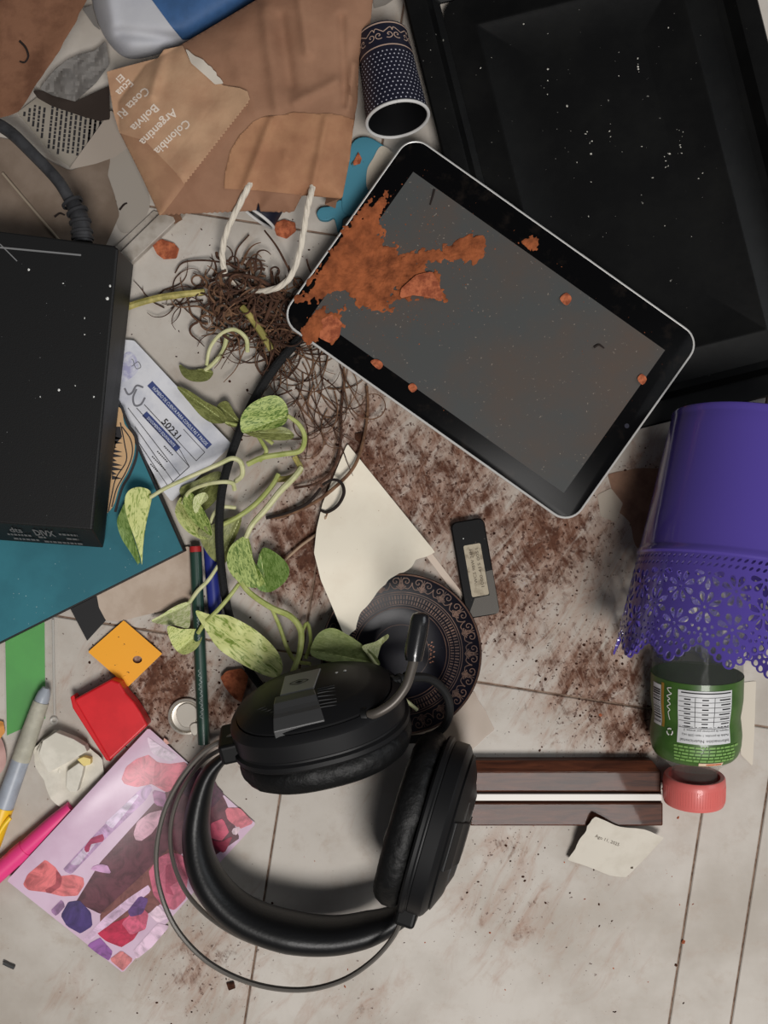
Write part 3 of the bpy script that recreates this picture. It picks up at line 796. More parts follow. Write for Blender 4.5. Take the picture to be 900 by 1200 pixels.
# ------------------------------------------------------------------ headset
m_hsoft = mat('black_leatherette', (17, 17, 18), .4, bump=.12, bscale=500, spec=.4)
m_hpad = mat('cracked_leatherette', (13, 13, 13), .5, bump=1.0, bscale=160, spec=.3)
m_hshell = mat('headset_plastic', (22, 22, 23), .45, spec=.25)
m_hdark = mat('headset_dark', (14, 14, 14), .5, spec=.25)
m_hgrey = mat('headset_grey', (140, 140, 140), .35, metal=.2)
m_steel = mat('band_steel', (130, 124, 117), .36, metal=.5)
hs = thing('headset', 'black gaming headset with boom microphone and twin steel head wires lying on its side', 'headset', P(370, 980, 0) + Vector((0, 0, .001)))
LG, SH = 57.0, 45.0
def earcup(C, n_, l_, badge, zs=1.0, plain=False):
    M = frame(C, n_, l_)          # local x = long axis, z = outward
    cup = bpy.data.objects.new('ear_cup', None); COL.objects.link(cup); cup.parent = hs; cup.location = Vector(C) - hs.location
    cup.empty_display_size = .01
    def L3(pr_, name, m, close=(False, False), bumpy=0):
        mb = lathe([(s, z * zs if z > 0 else z) for s, z in pr_], 80, M, sx=LG, sy=SH, expo=2.35, close=close)
        if bumpy:
            inv = M.inverted()
            for i, v in enumerate(mb.v):
                q = inv @ v; d = bumpy * (mnoise.noise(Vector((q.x * 160, q.y * 160, q.z * 90))) + .6 * mnoise.noise(v * 420))
                rad = Vector((q.x, q.y, 0)).normalized() if Vector((q.x, q.y, 0)).length > 1e-6 else Vector((0, 0, 1))
                mb.v[i] = M @ (q + (rad * .8 + Vector((0, 0, .5))) * d / 1000)
        return obj(name, mb, m, cup, angle=28 if not bumpy else 70)
    L3([(.56, -5), (.60, -14), (.68, -17.5), (.78, -19)] + [(.90, -18.2), (.965, -15.5), (1.0, -11), (1.0, -6), (.97, -2.5), (.93, -.5)], 'ear_pad', m_hpad, bumpy=1.7)
    L3([(.01, -5.5), (.30, -5.5), (.57, -5)], 'speaker_cloth', m_hdark)
    L3([(.90, -.6), (1.0, -.2), (1.025, 1.2), (1.02, 3.2), (.985, 4.2), (.98, 5.0), (.99, 5.6), (.99, 13.5), (.96, 15.2), (.90, 17.0)], 'cup_shell', m_hshell)
    L3([(.88, 16.6), (.89, 18.2), (.86, 19.0), (.70, 22.6), (.66, 23.2), (.60, 23.6), (.46, 26.2), (.01, 26.6)], 'outer_cover', m_hshell)
    # badge running across the short direction
    mb = MB(); S = lambda x, y, z: M @ (Vector((x, y, z + 26.6 * (zs - 1) * min(1, z / 22.0))) / 1000)
    a0, a1 = badge
    q = [S(a0, 13, 27.2), S(a0 + 24, 13, 27.2), S(a1 + 22, -12, 27.2), S(a1, -12, 27.2), S(a0, 13, 24), S(a0 + 24, 13, 24), S(a1 + 22, -12, 24), S(a1, -12, 24)]
    bg_ = obj('badge', mb.add(q, [(0, 1, 2, 3), (7, 6, 5, 4), (1, 0, 4, 5), (2, 1, 5, 6), (3, 2, 6, 7), (0, 3, 7, 4)]), m_hshell if plain else m_hgrey, cup, smooth=False); bev(bg_, .5)
    mb = MB(); V_, F_ = ribbon(cat_closed([(-6, 0), (0, 2.6), (6, 0), (0, -2.6)], 5) + [(-6, 0)], .6)
    mb.add([S(x + (a0 + a1) / 2 + 11, y, 27.4) for x, y in V_], F_); mb.add([S(x * .5 + (a0 + a1) / 2 + 11, y * .5, 27.4) for x, y in [(-6, 0), (0, 2.6), (6, 0), (0, -2.6)]], [(0, 1, 2, 3)])
    obj('badge_emblem', mb, m_hdark, bg_, smooth=False)
    mb = MB()
    def cz(y, x=0): return float(np.interp(math.hypot(y / SH, x / LG), [0, .46, .60, .66, .70, .86, .9], [26.6, 26.2, 23.6, 23.2, 22.6, 19.0, 17.5])) * zs
    rows = [-13, -18, -21, -25, -28, -31, -35, -38]; vs = []
    for y in rows:
        f = (y + 13) / -25.0
        for x in (a1 - 3 - 3 * f, a1 + 22 + 4 * f): vs += [M @ (Vector((x, y, max(cz(y), cz(y, x)) + 1.0)) / 1000), M @ (Vector((x, y, cz(y) - 6)) / 1000)]
    n_r = len(rows); fs = [(0, 1, 3, 2), (4 * n_r - 4, 4 * n_r - 2, 4 * n_r - 1, 4 * n_r - 3)]
    for r in range(n_r - 1):
        q = 4 * r; fs += [(q, q + 2, q + 6, q + 4), (q + 1, q + 5, q + 7, q + 3), (q, q + 4, q + 5, q + 1), (q + 2, q + 3, q + 7, q + 6)]
    mb.add(vs, fs)
    bev(obj('trim_plate', mb, m_hshell if plain else mat('headset_mid', (66, 66, 66), .35), cup, smooth=False), .6)
    mb = MB()
    for sgn in (1, -1):
        for k in range(7):
            y = -14 - k * 2.6; z = 26.2 - (k * 2.6 + 1) * .30
            xx = (a1 + 24) if sgn > 0 else (a1 - 5)
            tube_mb([M @ (Vector((xx + sgn * q_, y, cz(y, xx + sgn * q_) + .1)) / 1000) for q_ in (0, 3, 6, 9, 11)], .45, 5, mb)
    obj('vent_rib', mb, MATS['headset_mid'], cup)['kind'] = 'stuff'
    return cup, M
nA = Vector((-.21, .92, .32)); lA = Vector((.97, .24, 0))
CA = P(378, 856, 56)
cupA, MA = earcup(CA, nA, lA, (-16, -19), 1.4)
nB = Vector((.95, -.27, .17)); lB = Vector((-.27, -.96, 0))
CB = P(497, 963, 50)
cupB, MBx = earcup(CB, nB, lB, (-10, -10), 1.08, True)
mb = MB(); rnd = random.Random(1)
for x, y in ((18, 3), (23.5, 3)):
    lathe([(1.0, 35.6), (1.0, 37.0), (.1, 37.3)], 10, MA @ Matrix.Translation((x / 1000, y / 1000, 0)), mb=mb)
obj('led', mb, mat('led_white', (240, 240, 240), .3), cupA)  # two small white dots on the outer cover
# hinges
def yoke(Mc, sgn, cup):
    mb = MB(); boxM(Mc, sgn * LG - 9, sgn * LG + 8, -15, 15, -1, 13, mb)
    bev(obj('hinge', mb, m_hdark, hs, smooth=False), 2.5, 3)
yoke(MA, -1, cupA); yoke(MBx, 1, cupB)
# padded headband
path = [(266, 884, 40), (246, 905, 38), (235, 935, 36), (230, 975, 34), (237, 1015, 34), (258, 1050, 34), (292, 1076, 34), (340, 1092, 34), (392, 1096, 34), (440, 1086, 35), (476, 1070, 38)]
c = cat_open(path, 6)
wds = np.interp(np.linspace(0, 1, len(c)), [0, .1, .25, .45, .7, .88, 1], [3.0, 5.5, 8.5, 11.5, 13, 11, 6.5])
obj('headband_pad', tube_mb([P(*p) for p in c], list(wds), 20, flat=(1, 1.55)), m_hsoft, hs, angle=70)
# steel wires, one low and one high
hi_ = [(272, 862, 62), (240, 880, 62), (212, 912, 62), (192, 952, 62), (183, 1000, 62), (188, 1045, 62), (208, 1090, 62), (245, 1128, 62), (295, 1152, 62), (350, 1160, 62), (398, 1150, 62), (436, 1126, 62), (462, 1096, 62), (472, 1070, 60)]
lo_ = [(272, 872, 16), (240, 890, 16), (215, 922, 16), (201, 962, 16), (202, 1005, 16), (220, 1048, 16), (255, 1082, 16), (300, 1105, 16), (350, 1114, 16), (400, 1110, 16), (445, 1092, 16), (475, 1068, 18)]
obj('head_wire', px_tube(hi_, 1.7, 8, flat=(.95, 1.5)), m_steel, hs)
obj('head_wire', px_tube(lo_, 1.7, 8, flat=(.9, 1.5)), m_steel, hs)
# boom microphone
mic = obj('mic_boom', px_tube([(424, 838, 92), (440, 836, 96), (460, 824, 97), (475, 805, 97), (482, 785, 96), (486, 768, 95)], 3.0, 12), mat('boom_metal', (88, 82, 76), .4, metal=.3), hs)
obj('mic_socket', lathe([(.1, -3), (6, -3), (6.5, 0), (5, 3), (.1, 3)], 20, frame(P(428, 838, 92), (.9, .3, .4), (0, 0, 1))), m_hdark, hs)
mp_ = cat_open([(485, 774, 95), (486, 762, 95), (490, 740, 95), (493, 722, 95), (493.5, 717.5, 95)], 5)
obj('mic_capsule', tube_mb([P(*p) for p in mp_], [5.2, 6.0, 6.2, 6.2, 6.0, 4.8, 2.5], 18), mat('mic_black', (26, 26, 27), .25, coat=.4), mic, angle=70)
# short ribbed cable sleeve and looping lead
cc = [(443, 806, 62), (460, 800, 58), (482, 794, 50), (505, 796, 40), (522, 812, 30), (527, 832, 24), (520, 852, 20), (500, 864, 16), (472, 868, 12), (440, 880, 8)]
ld = obj('lead', px_tube(cc, [3.2] * 3 + [2.9] * 7, 10), m_ribblack, hs)
mb = MB(); pts = [P(*p) for p in cat_open(cc[:3], 5)]
for i in range(1, len(pts) - 1, 2):
    lathe([(3.0, -1.2), (4.8, -1), (4.8, 1), (3.0, 1.2)], 14, frame(pts[i], pts[i + 1] - pts[i - 1], (0, 0, 1)), mb=mb)
obj('lead_sleeve', mb, m_ribblack, ld)
mb = MB(); blob(mb, P(341, 909, 38), 1.3, random.Random(1), .6); obj('white_speck', mb, MATS['white_fleck'], hs)  # white dot modelled in place of a glint on the ear pad

# braided black lead
m_braid = mat('braided_black', (17, 17, 18), .8, bump=1, bscale=900)
bc = [(392, 352, 8), (350, 398, 10), (318, 436, 12), (292, 480, 12), (272, 530, 16), (261, 570, 24), (257, 610, 26), (258, 650, 20), (264, 700, 12), (276, 745, 8), (292, 785, 6), (312, 812, 6)]
tag(obj('braided_cable', px_tube(bc, [3.4, 3.2, 3.0, 2.9, 2.8, 2.8], 10), m_braid), 'thick braided black cable winding through the plant stems to the headset', 'cable')

# ------------------------------------------------------------------ saucer
m_sauc = mat('navy_glaze', (15, 14, 23), .3, spec=.2)
m_gold = mat('bronze_ornament', (116, 86, 70), .5, col2=(70, 50, 42), nscale=40)
sc_ = P(470, 766, 8); sc_.z = .0005
MS = Matrix.Translation(sc_)
sau = thing('saucer', 'dark navy saucer with bronze scrollwork rim half under the headset', 'saucer', sc_)
sp = [(.1, 3.0), (20, 3.0), (29, 3.4), (32, 4.4), (43, 6.8), (54.5, 9.6), (55.6, 10.2), (56, 9.8), (55.2, 9.0), (43, 5.8), (32, 3.0), (30, .4), (27, 0), (24, 1.2), (.1, 1.4)]
obj('saucer_body', lathe(sp, 96, MS), m_sauc, sau)
def sz(r): return float(np.interp(r, [q[0] for q in sp[:7]], [q[1] for q in sp[:7]])) + .14
def splate(r, a): return MS @ (Vector((r * math.cos(a), r * math.sin(a), sz(r))) / 1000)
mb = MB()
def ring(r0, r1, n_=120):
    vs = [splate(r, 2 * math.pi * k / n_) for k in range(n_) for r in (r0, r1)]
    mb.add(vs, [(2 * k, 2 * k + 1, (2 * k + 3) % (2 * n_), (2 * k + 2) % (2 * n_)) for k in range(n_)])
for r0, r1 in ((54.6, 55.6), (42.6, 43.1), (41.2, 41.6), (33.6, 34.0), (31.6, 32.1), (19.5, 19.8)): ring(r0, r1)
NU = 20
for k in range(NU):
    a0 = 2 * math.pi * k / NU; R0 = 49
    def put(V_, F_):
        mb.add([splate(R0 + y, a0 + x / R0) for x, y in V_], F_)
    for sg_ in (1, -1):
        th = np.linspace(.4, 2.6 * math.pi, 22)
        put(*ribbon([(sg_ * (3.6 + .38 * t * math.cos(t + 1.5)), 1.4 + .38 * t * math.sin(t + 1.5)) for t in th], .55))
        put(*ribbon(cat_open([(0, -4.6), (sg_ * 2.2, -3.2), (sg_ * 5.2, -3.6), (sg_ * 7.2, -1.2), (sg_ * 7.6, 1.0)], 4), .6))
        put(*ribbon(cat_open([(0, -4.4), (sg_ * 1.2, -1.0), (sg_ * .8, 2), (sg_ * 2.0, 4.2)], 4), .5))
        for q in range(3): put(*ribbon([(0, -3), (sg_ * (1.0 + q * 1.3), 0 - q * 1.0)], [.2, .9]))
    put(*ribbon([(0, -4.6), (0, 4.4)], .45))
for k in range(120):
    a = 2 * math.pi * k / 120
    for r0, r1 in ((34.6, 37.0), (37.8, 40.6)):
        w_ = .5 / 37
        mb.add([splate(r0, a - w_), splate(r0, a + w_), splate(r1, a + w_ * (.4 if k % 2 else 1)), splate(r1, a - w_ * (.4 if k % 2 else 1))], [(0, 1, 2, 3)])
obj('scrollwork', mb, m_gold, sau, smooth=False)
mb = MB()
for i in range(14):
    a = -.35 + i * .05; r = 21 + 1.5 * math.sin(i * 2)
    mb.add([splate(r, a), splate(r + 1.6, a + .03), splate(r + .4, a + .06)], [(0, 1, 2)])
obj('rubbed_gilding', mb, mat('gilt', (150, 96, 70), .5), sau, smooth=False)

# ------------------------------------------------------------------ torn cream paper
cp = [(407, 520), (510, 647)] + jag([(510, 647), (487, 656), (478, 668), (455, 680), (442, 694), (424, 716), (417, 738), (407, 747), (400, 737)], 1.6, 5, 4, range(8)) + [(388, 708), (376, 680), (368, 648), (371, 620), (378, 590)]
def zcp(a, b):
    t = min(1, max(0, (b - 570) / 95.0)); return 2.0 + 11.0 * t * t * (3 - 2 * t) + 3.0 * max(0, 1 - (a - 365) / 60) ** 2 + .8 * nz(a, b, .02, 1)
tag(sheet('torn_paper', cp, zcp, .5, m_cream), 'cream paper with a ragged torn edge lying over the saucer rim', 'paper')

# ------------------------------------------------------------------ memory stick
stick = thing('memory_stick', 'black rectangular memory stick with worn paper sticker on the dirty floor', 'memory stick', P(557, 666, 0))
MSt = frame(P(557, 666, 8) * 1.0 - Vector((0, 0, .008)), (0, 0, 1), (.985, .17, 0))
obj('stick_body', loft_rr(MSt, -11.8, 11.8, -34, 34, 4.5, [(.6, .3), (0, 1), (0, 7), (.8, 8)]), mat('stick_black', (16, 16, 17), .5, spec=.15, specks=(700, .72, (90, 80, 74))), stick)
obj('sticker', loft_rr(MSt, -5.6, 6.4, -19.5, 16.8, 1.2, [(0, 7.9), (0, 8.15)]), mat('worn_sticker', (176, 164, 142), .7, col2=(116, 102, 82), nscale=150, lo=.5, hi=.68), stick, smooth=False)
mb = MB()
for s, x, l in (('1000-415 0051', 3.6, 28), ('WCS 9BW 24M', -.6, 24)):
    V_, F_ = text2d(s); sx = l / max(v[0] for v in V_)
    mb.add([MSt @ (Vector((x - y * 3.0 + .5, 13.5 - 0 + (x_ * sx - l), 8.3)) / 1000) for x_, y in V_], F_)
obj('sticker_print', mb, mat('faded_print', (84, 72, 58), .8), stick, smooth=False)
mb = MB(); q = [(-8.5, -33.6), (10.6, -33.6), (11.2, -31), (11.2, -5), (5.5, -5), (5.0, -19), (-6, -22)]
q = [(-11, -33), (10.6, -33.4), (11.4, -31), (11.4, -3), (6.7, -3.4), (6.6, -20), (-4.0, -20.4)]
nq = len(q)
mb.add([MSt @ (Vector((x, y, 8.5)) / 1000) for x, y in q] + [MSt @ (Vector((x, y, 8.2)) / 1000) for x, y in q], [tuple(range(nq)), tuple(reversed(range(nq, 2 * nq)))] + [((i + 1) % nq, i, i + nq, (i + 1) % nq + nq) for i in range(nq)])
obj('tape', mb, mat('hazy_tape', (112, 106, 98), .45, alpha=.45), stick, smooth=False)
mb = MB(); blob(mb, P(543, 631, 8.0), .7, random.Random(3)); obj('white_speck', mb, MATS['white_fleck'], stick)

# ------------------------------------------------------------------ wooden bar
m_wood = mat('dark_wood', (90, 50, 33), .45, col2=(52, 28, 19), spec=.18, nscale=30, stretch=(1, 9, 4), dist=.8, detail=9, lo=.35, hi=.65, coat=.1)
wb = thing('wooden_bar', 'dark stained wooden double slat with a white strip between, beside the pink bottle cap', 'wooden bar', P(660, 930, 0))
def slat(y0, y1, x1, ch, zt):
    x0 = 551
    pl = [(x0, y0), (x1 - 10 * ch, y0), (x1, y0 + 13 * ch), (x1, y1), (x0, y1)] if ch else [(x0, y0), (x1, y0), (x1, y1), (x0, y1)]
    v, f = prism(pl, .4, zt); return bev(obj('slat', MB().add(v, f), m_wood, wb, smooth=False), 1.0)
slat(904, 928, 775, 0, 13.5); slat(941, 968, 777, 0, 12.5)
v, f = prism([(551, 891), (764, 891), (775, 905), (551, 905)], .4, lambda a, b: 10 + (b - 891) * .25); bev(obj('chamfer', MB().add(v, f), m_wood, wb, smooth=False), .4)
v, f = prism([(551, 927.5), (775, 927.5), (775, 941.5), (551, 941.5)], .4, 9); obj('groove', MB().add(v, f), m_wood, wb, smooth=False)
v, f = prism([(551, 930.5), (776, 930.5), (776, 938.5), (551, 938.5)], 8, 13); bev(obj('white_strip', MB().add(v, f), mat('white_plastic', (222, 216, 208), .4), wb, smooth=False), .4)

# ------------------------------------------------------------------ torn note leaning on the bar
note = thing('torn_note', 'small torn off-white note with a typed date leaning against the wooden bar', 'paper note', P(720, 992, 0) + Vector((0, 0, .001)))
npoly = jag([(698, 957), (691, 965), (682, 980), (672, 998), (665, 1008)], 1.1, 4, 2, range(4))
npoly = npoly[:-1] + cat_open([(665, 1008), (690, 1016), (715, 1026), (734, 1028)], 3)[:-1] + [(734, 1028), (757, 1005), (778, 982)] + cat_open([(778, 982), (755, 972), (727, 969), (710, 962), (698, 957)], 3)[1:-1]
def znt(a, b): return .6 + max(0, 19.0 * (1 - (b - 957) / 64.0)) * (1 - max(0, (a - 700)) / 260)
sheet('note_sheet', npoly, znt, .45, m_offwhite, note, step=1.8)
mb = MB(); text_px(mb, 'Ago 11, 2025', (697, 981), (.94, .36), 4.0, lambda a, b: znt(a, b) + .6, 30); flat_px(mb, [(739, 1016), (742, 1015.5), (742, 1018), (739, 1018)], lambda a, b: znt(a, b) + .6)
obj('note_print', mb, MATS['faded_print'], note, smooth=False)

# ------------------------------------------------------------------ flat scraps on the floor
def scrap(name, poly, col, label, cat='paper', z=.15, th=.25, rough=.7, alpha=1, group=None, col2=None):
    o = sheet(name, poly, lambda a, b: z + .25 * (1 + nz(a, b, .03, len(label))), th, mat('scrap_' + name + str(col), col, rough, alpha=alpha, col2=col2, nscale=70), step=2.2)
    return tag(o, label, cat, group)
scrap('damp_paper', jag([(712, 556), (745, 549), (792, 548), (780, 600), (757, 652), (745, 640), (738, 612), (722, 598)], 1.2, 9, 3), (138, 104, 82), 'damp brown paper scrap between the tablet and the purple planter', col2=(118, 86, 68))
scrap('paper_strip', [(868, 800), (886, 798), (884, 860), (882, 898), (868, 884)], (206, 196, 180), 'pale paper strip along the side of the juice bottle')
scrap('film_scrap', jag([(470, 850), (540, 815), (556, 810), (580, 855), (552, 880), (500, 890)], 1, 12, 5), (176, 156, 136), 'hazy plastic film scrap beside the saucer edge', 'plastic film', alpha=.55, rough=.3)
scrap('film_scrap', [(700, 580), (716, 572), (730, 590), (722, 612), (704, 605)], (196, 184, 168), 'hazy plastic film scrap near the rounded tablet corner', 'plastic film', alpha=.6, rough=.3)
scrap('paper_strip', [(498, 650), (506, 648), (552, 708), (545, 712)], (205, 188, 172), 'thin pale paper sliver between torn paper and memory stick', z=.3)
# ------------------------------------------------------------------ kraft paper bag
def seg_d(a, b, p, q):
    ex_, ey_ = q[0] - p[0], q[1] - p[1]; t = min(1, max(0, ((a - p[0]) * ex_ + (b - p[1]) * ey_) / (ex_ * ex_ + ey_ * ey_)))
    return math.hypot(a - p[0] - ex_ * t, b - p[1] - ey_ * t)
bagpoly = [(206, 56), (213, 52), (240, 36), (300, 0), (312, -45), (440, -45), (437, 0), (434, 28), (421, 66), (419, 120), (413, 150), (409, 190), (401, 233), (354, 229), (344, 249)] + zigzag((344, 249), (305, 248), 14, .9)[1:] + [(303, 236), (300, 247)] + zigzag((300, 247), (187, 252), 40, .9)[1:] + [(165, 205), (140, 155), (138, 120), (170, 76)]
bagd = ddist(bagpoly)
def ridge(a, b, p, q, wd, h): return h * math.exp(-(seg_d(a, b, p, q) / wd) ** 2)
def zbag(a, b):
    d = max(0, bagd(a, b))
    z = 30 + 10 * (1 - math.exp(-d / 16)) + 1.6 * nz(a, b, .016, 2) + .8 * nz(a, b, .05, 4)
    z += ridge(a, b, (310, 10), (325, 125), 8, 3.4) + ridge(a, b, (395, 95), (345, 120), 6, 2.6) + ridge(a, b, (352, 0), (360, 60), 7, 3.4) - ridge(a, b, (330, 20), (340, 100), 7, 3.0) + ridge(a, b, (415, 75), (408, 128), 4, 3.2) - ridge(a, b, (400, 20), (404, 120), 5, 2.6) + ridge(a, b, (270, 60), (300, 128), 10, 2.0)
    return z
bag = thing('paper_bag', 'crumpled brown kraft paper bag with white twine handle and printed fold-over flap', 'paper bag', P(300, 130, 0) + Vector((0, 0, .001)))
sheet('bag_front', bagpoly, zbag, .5, m_kraft, bag, step=3.0, angle=80)
def gusset(pts, inx=0):
    mb = MB()
    pts = cat_open(pts, 3); n_ = len(pts)
    tp = [P(a, b, zbag(a, b) + .2) for a, b in pts]; mid = [Vector((t.x + inx * .012, t.y, .016)) for t in tp]; bt_ = [Vector((t.x + inx * .002, t.y, .0012)) for t in tp]
    mb.add(tp + mid + bt_, [(i, i + 1, i + 1 + n_, i + n_) for i in range(n_ - 1)] + [(i + n_, i + 1 + n_, i + 1 + 2 * n_, i + 2 * n_) for i in range(n_ - 1)])
    obj('bag_gusset', mb, m_kraft, bag)
gusset([(436.5, -40), (436, 0), (433, 28), (420.5, 66), (418, 120), (412, 150), (408, 190), (400, 232)], -1)
gusset([(188, 250), (166, 205), (141, 155), (139, 120)], 1)
sheet('bag_back', [(225, 40), (310, -45), (415, -45), (400, 60), (392, 215), (215, 225), (165, 150)], .6, .5, m_kraft, bag, step=6)
patch = [(262, 221), (264, 200), (270, 176), (281, 158), (296, 143), (312, 136), (330, 135), (345, 131), (368, 133), (390, 133), (415, 139), (410, 186), (401, 233)]
patch = jag(patch[3:11], .8, 5, 6, range(7)) + [(410, 186), (401, 233), (350, 228), (300, 223), (262, 221), (264, 200), (270, 176)]
def zpatch(a, b): return zbag(a, b) + 1.0 + ridge(a, b, (318, 140), (286, 223), 5, 2.6) + ridge(a, b, (383, 138), (364, 232), 5, 2.6) + .7 * nz(a, b, .05, 8) + ridge(a, b, (333, 180), (334, 184), 4, 1.2)
sheet('handle_patch', patch, zpatch, .4, mat('kraft_patch', (172, 128, 96), .8, col2=(156, 112, 84), nscale=25, bump=.2, bscale=180, spec=.2), bag, step=2.5, angle=80)
# fold-over flap with print
flap = [(125, 84), (150, 77), (185, 68), (192, 58), (206, 55), (214, 53), (222, 70), (243, 88), (262, 100), (281, 103), (290, 107), (293, 117)] + zigzag((293, 117), (216, 216), 56, 1.25)[1:] + [(200, 196), (170, 165), (140, 156), (133, 132)]
def zflap(a, b):
    return zbag(a, b) + 3.0 + ridge(a, b, (192, 60), (178, 110), 7, 3.5) + ridge(a, b, (138, 155), (212, 205), 6, 1.5) + 3.0 * max(0, 1 - seg_d(a, b, (290, 120), (216, 215)) / 30) + 1.0 * nz(a, b, .03, 11) + 1.2 * nz(a, b, .014, 12) + ridge(a, b, (255, 125), (225, 150), 12, 1.4)
sheet('bag_flap', flap, zflap, .4, m_kraft2, bag, step=1.2, angle=80)
tri = [(139, 152), (170, 165), (200, 196), (217, 216), (193, 248), (187, 253), (166, 207)]
sheet('flap_corner', tri, lambda a, b: zbag(a, b) + 1.6, .4, mat('kraft_corner', (176, 136, 104), .8, col2=(160, 120, 92), nscale=30), bag, step=2.2, angle=80)
torn = jag([(217, 57), (229, 66), (238, 70), (250, 82), (262, 98), (252, 99), (240, 88), (224, 74)], 1.2, 4, 3, range(4))
sheet('torn_fibre', torn, lambda a, b: zflap(a, b) + .8, .4, mat('torn_white', (206, 196, 182), .9), bag, step=1.5)
mb = MB(); zft = lambda a, b: zflap(a, b) + .75
dt = (-.72, .695)
for s, st, sz_, wd in (('Colombia', (218, 139), 10.5, 53), ('Argentina', (202.5, 127), 10.5, 55), ('Bolivia', (181, 121), 10.5, 40), ('Costa Ri', (170, 101), 10.5, 46), ('Ecua', (151, 92), 10, 22), ('El', (142, 86), 8.5, 9)):
    n0 = len(mb.v); text_px(mb, s, st, dt, sz_ * .98, zft, wd, .02)
obj('flap_lettering', mb, mat('flap_print_white', (222, 206, 190), .8), bag, smooth=False)
m_twine = mat('paper_twine', (218, 208, 192), .8, bump=.6, bscale=400, stretch=(1, 1, 1))
tw = [(294, 212, 38), (289, 223, 41.5), (279, 243, 37), (267, 268, 30), (261, 292, 22), (262, 312, 14), (268, 326, 8), (292, 340, 10), (320, 339, 20), (339, 326, 25), (350, 300, 26), (356, 270, 30), (360, 246, 37), (363.5, 231, 41), (366, 219, 38)]
hc = [P(*p) for p in cat_open(tw, 10)]; handle = None
for k in range(3):
    q = []
    for i, p in enumerate(hc):
        t = (hc[min(i + 1, len(hc) - 1)] - hc[max(i - 1, 0)]).normalized(); s1 = t.cross(Vector((0, 0, 1)))
        s1 = s1.normalized() if s1.length > 1e-3 else Vector((1, 0, 0)); u1 = s1.cross(t); an = i * .30 + k * 2.094
        q.append(p + (s1 * math.cos(an) + u1 * math.sin(an)) * .00075)
    if handle is None: handle = obj('bag_handle', tube_mb(q, 1.5, 8), m_twine, bag)
    else: obj('twine_strand', tube_mb(q, 1.5, 8), m_twine, handle)

# ------------------------------------------------------------------ dotted cups
m_navy = mat('navy_card', (24, 24, 40), .5)
m_cupin = mat('cup_inside', (12, 12, 14), .5)
m_dot = mat('dot_print', (190, 190, 200), .6); m_band = mat('band_print', (186, 158, 140), .6)
def paper_cup(open_c, axis, rr_, rb, ln, label, dots):
    ax_ = Vector(axis).normalized(); M = frame(Vector(open_c), ax_, (0, 0, 1))   # z=0 at rim, body at negative z
    t = thing('paper_cup', label, 'cup', Vector((open_c[0], open_c[1], .001)), 'dark paper cups beside the bag')
    R = lambda z: rr_ + (rb - rr_) * (-z / ln)
    obj('cup_wall', lathe([(R(z), z) for z in np.linspace(0, -ln, 8)] + [(rb - 1, -ln + .4), (.1, -ln + .4)], 56, M), m_navy, t)
    obj('cup_lining', lathe([(R(z) - .7, z) for z in np.linspace(0, -ln + 2, 5)] + [(.1, -ln + 2)], 56, M), m_cupin, t)
    mb = MB(); pts = [M @ Vector((rr_ * math.cos(a) / 1000, rr_ * math.sin(a) / 1000, 0)) for a in np.linspace(0, 2 * math.pi, 49)]
    tube_mb(pts, 1.1, 8, mb); obj('cup_rim', mb, mat('cup_rim_white', (205, 203, 200), .5), t)
    if not dots: return t
    S = lambda u, v, off=.12: M @ Vector(((R(v) + off) * math.cos(u) / 1000, (R(v) + off) * math.sin(u) / 1000, v / 1000))
    mb = MB()
    nd = 40
    for j in range(13):
        v = -3 - j * 3.05
        for i in range(nd):
            u = 2 * math.pi * (i + .5 * (j % 2)) / nd; q = .55
            mb.add([S(u + q * math.cos(g_) / R(v), v + q * math.sin(g_)) for g_ in np.linspace(0, 2 * math.pi, 7)[:-1]], [tuple(range(6))])
    obj('dot_pattern', mb, m_dot, t, smooth=False)
    mb = MB()
    for v0, v1 in ((-44.5, -43.6), (-ln + 1.0, -ln + 2.0)):
        vs = [S(2 * math.pi * k / 60, v) for k in range(60) for v in (v0, v1)]; mb.add(vs, [(2 * k, 2 * k + 1, (2 * k + 3) % 120, (2 * k + 2) % 120) for k in range(60)])
    for k in range(9):
        u0 = 2 * math.pi * k / 9; vc = (-44.5 - ln + 1) / 2
        for sg_ in (1, -1):
            th = np.linspace(.4, 2.4 * math.pi, 18)
            V_, F_ = ribbon([(sg_ * (3.4 + .4 * q * math.cos(q + 1)), 1.2 + .4 * q * math.sin(q + 1)) for q in th], .6)
            mb.add([S(u0 + x / rb, vc + y) for x, y in V_], F_)
            V_, F_ = ribbon(cat_open([(0, -1), (sg_ * 2.2, -2.6), (sg_ * 5, -4.4), (sg_ * 6.2, -2)], 4), .6); mb.add([S(u0 + x / rb, vc + y) for x, y in V_], F_)
    obj('scroll_band', mb, m_band, t, smooth=False)
    return t
oc = P(466, 140, 36)
paper_cup(oc, (.16, -.93, .20), 21.0, 17.5, 63, 'navy dotted paper cup with scroll band lying between bag and oven tray', True)
paper_cup(P(302, 254, 14), (-.55, -.83, 0), 13, 11, 34, 'small dark cup with white rim peeking from under the bag mouth', False)

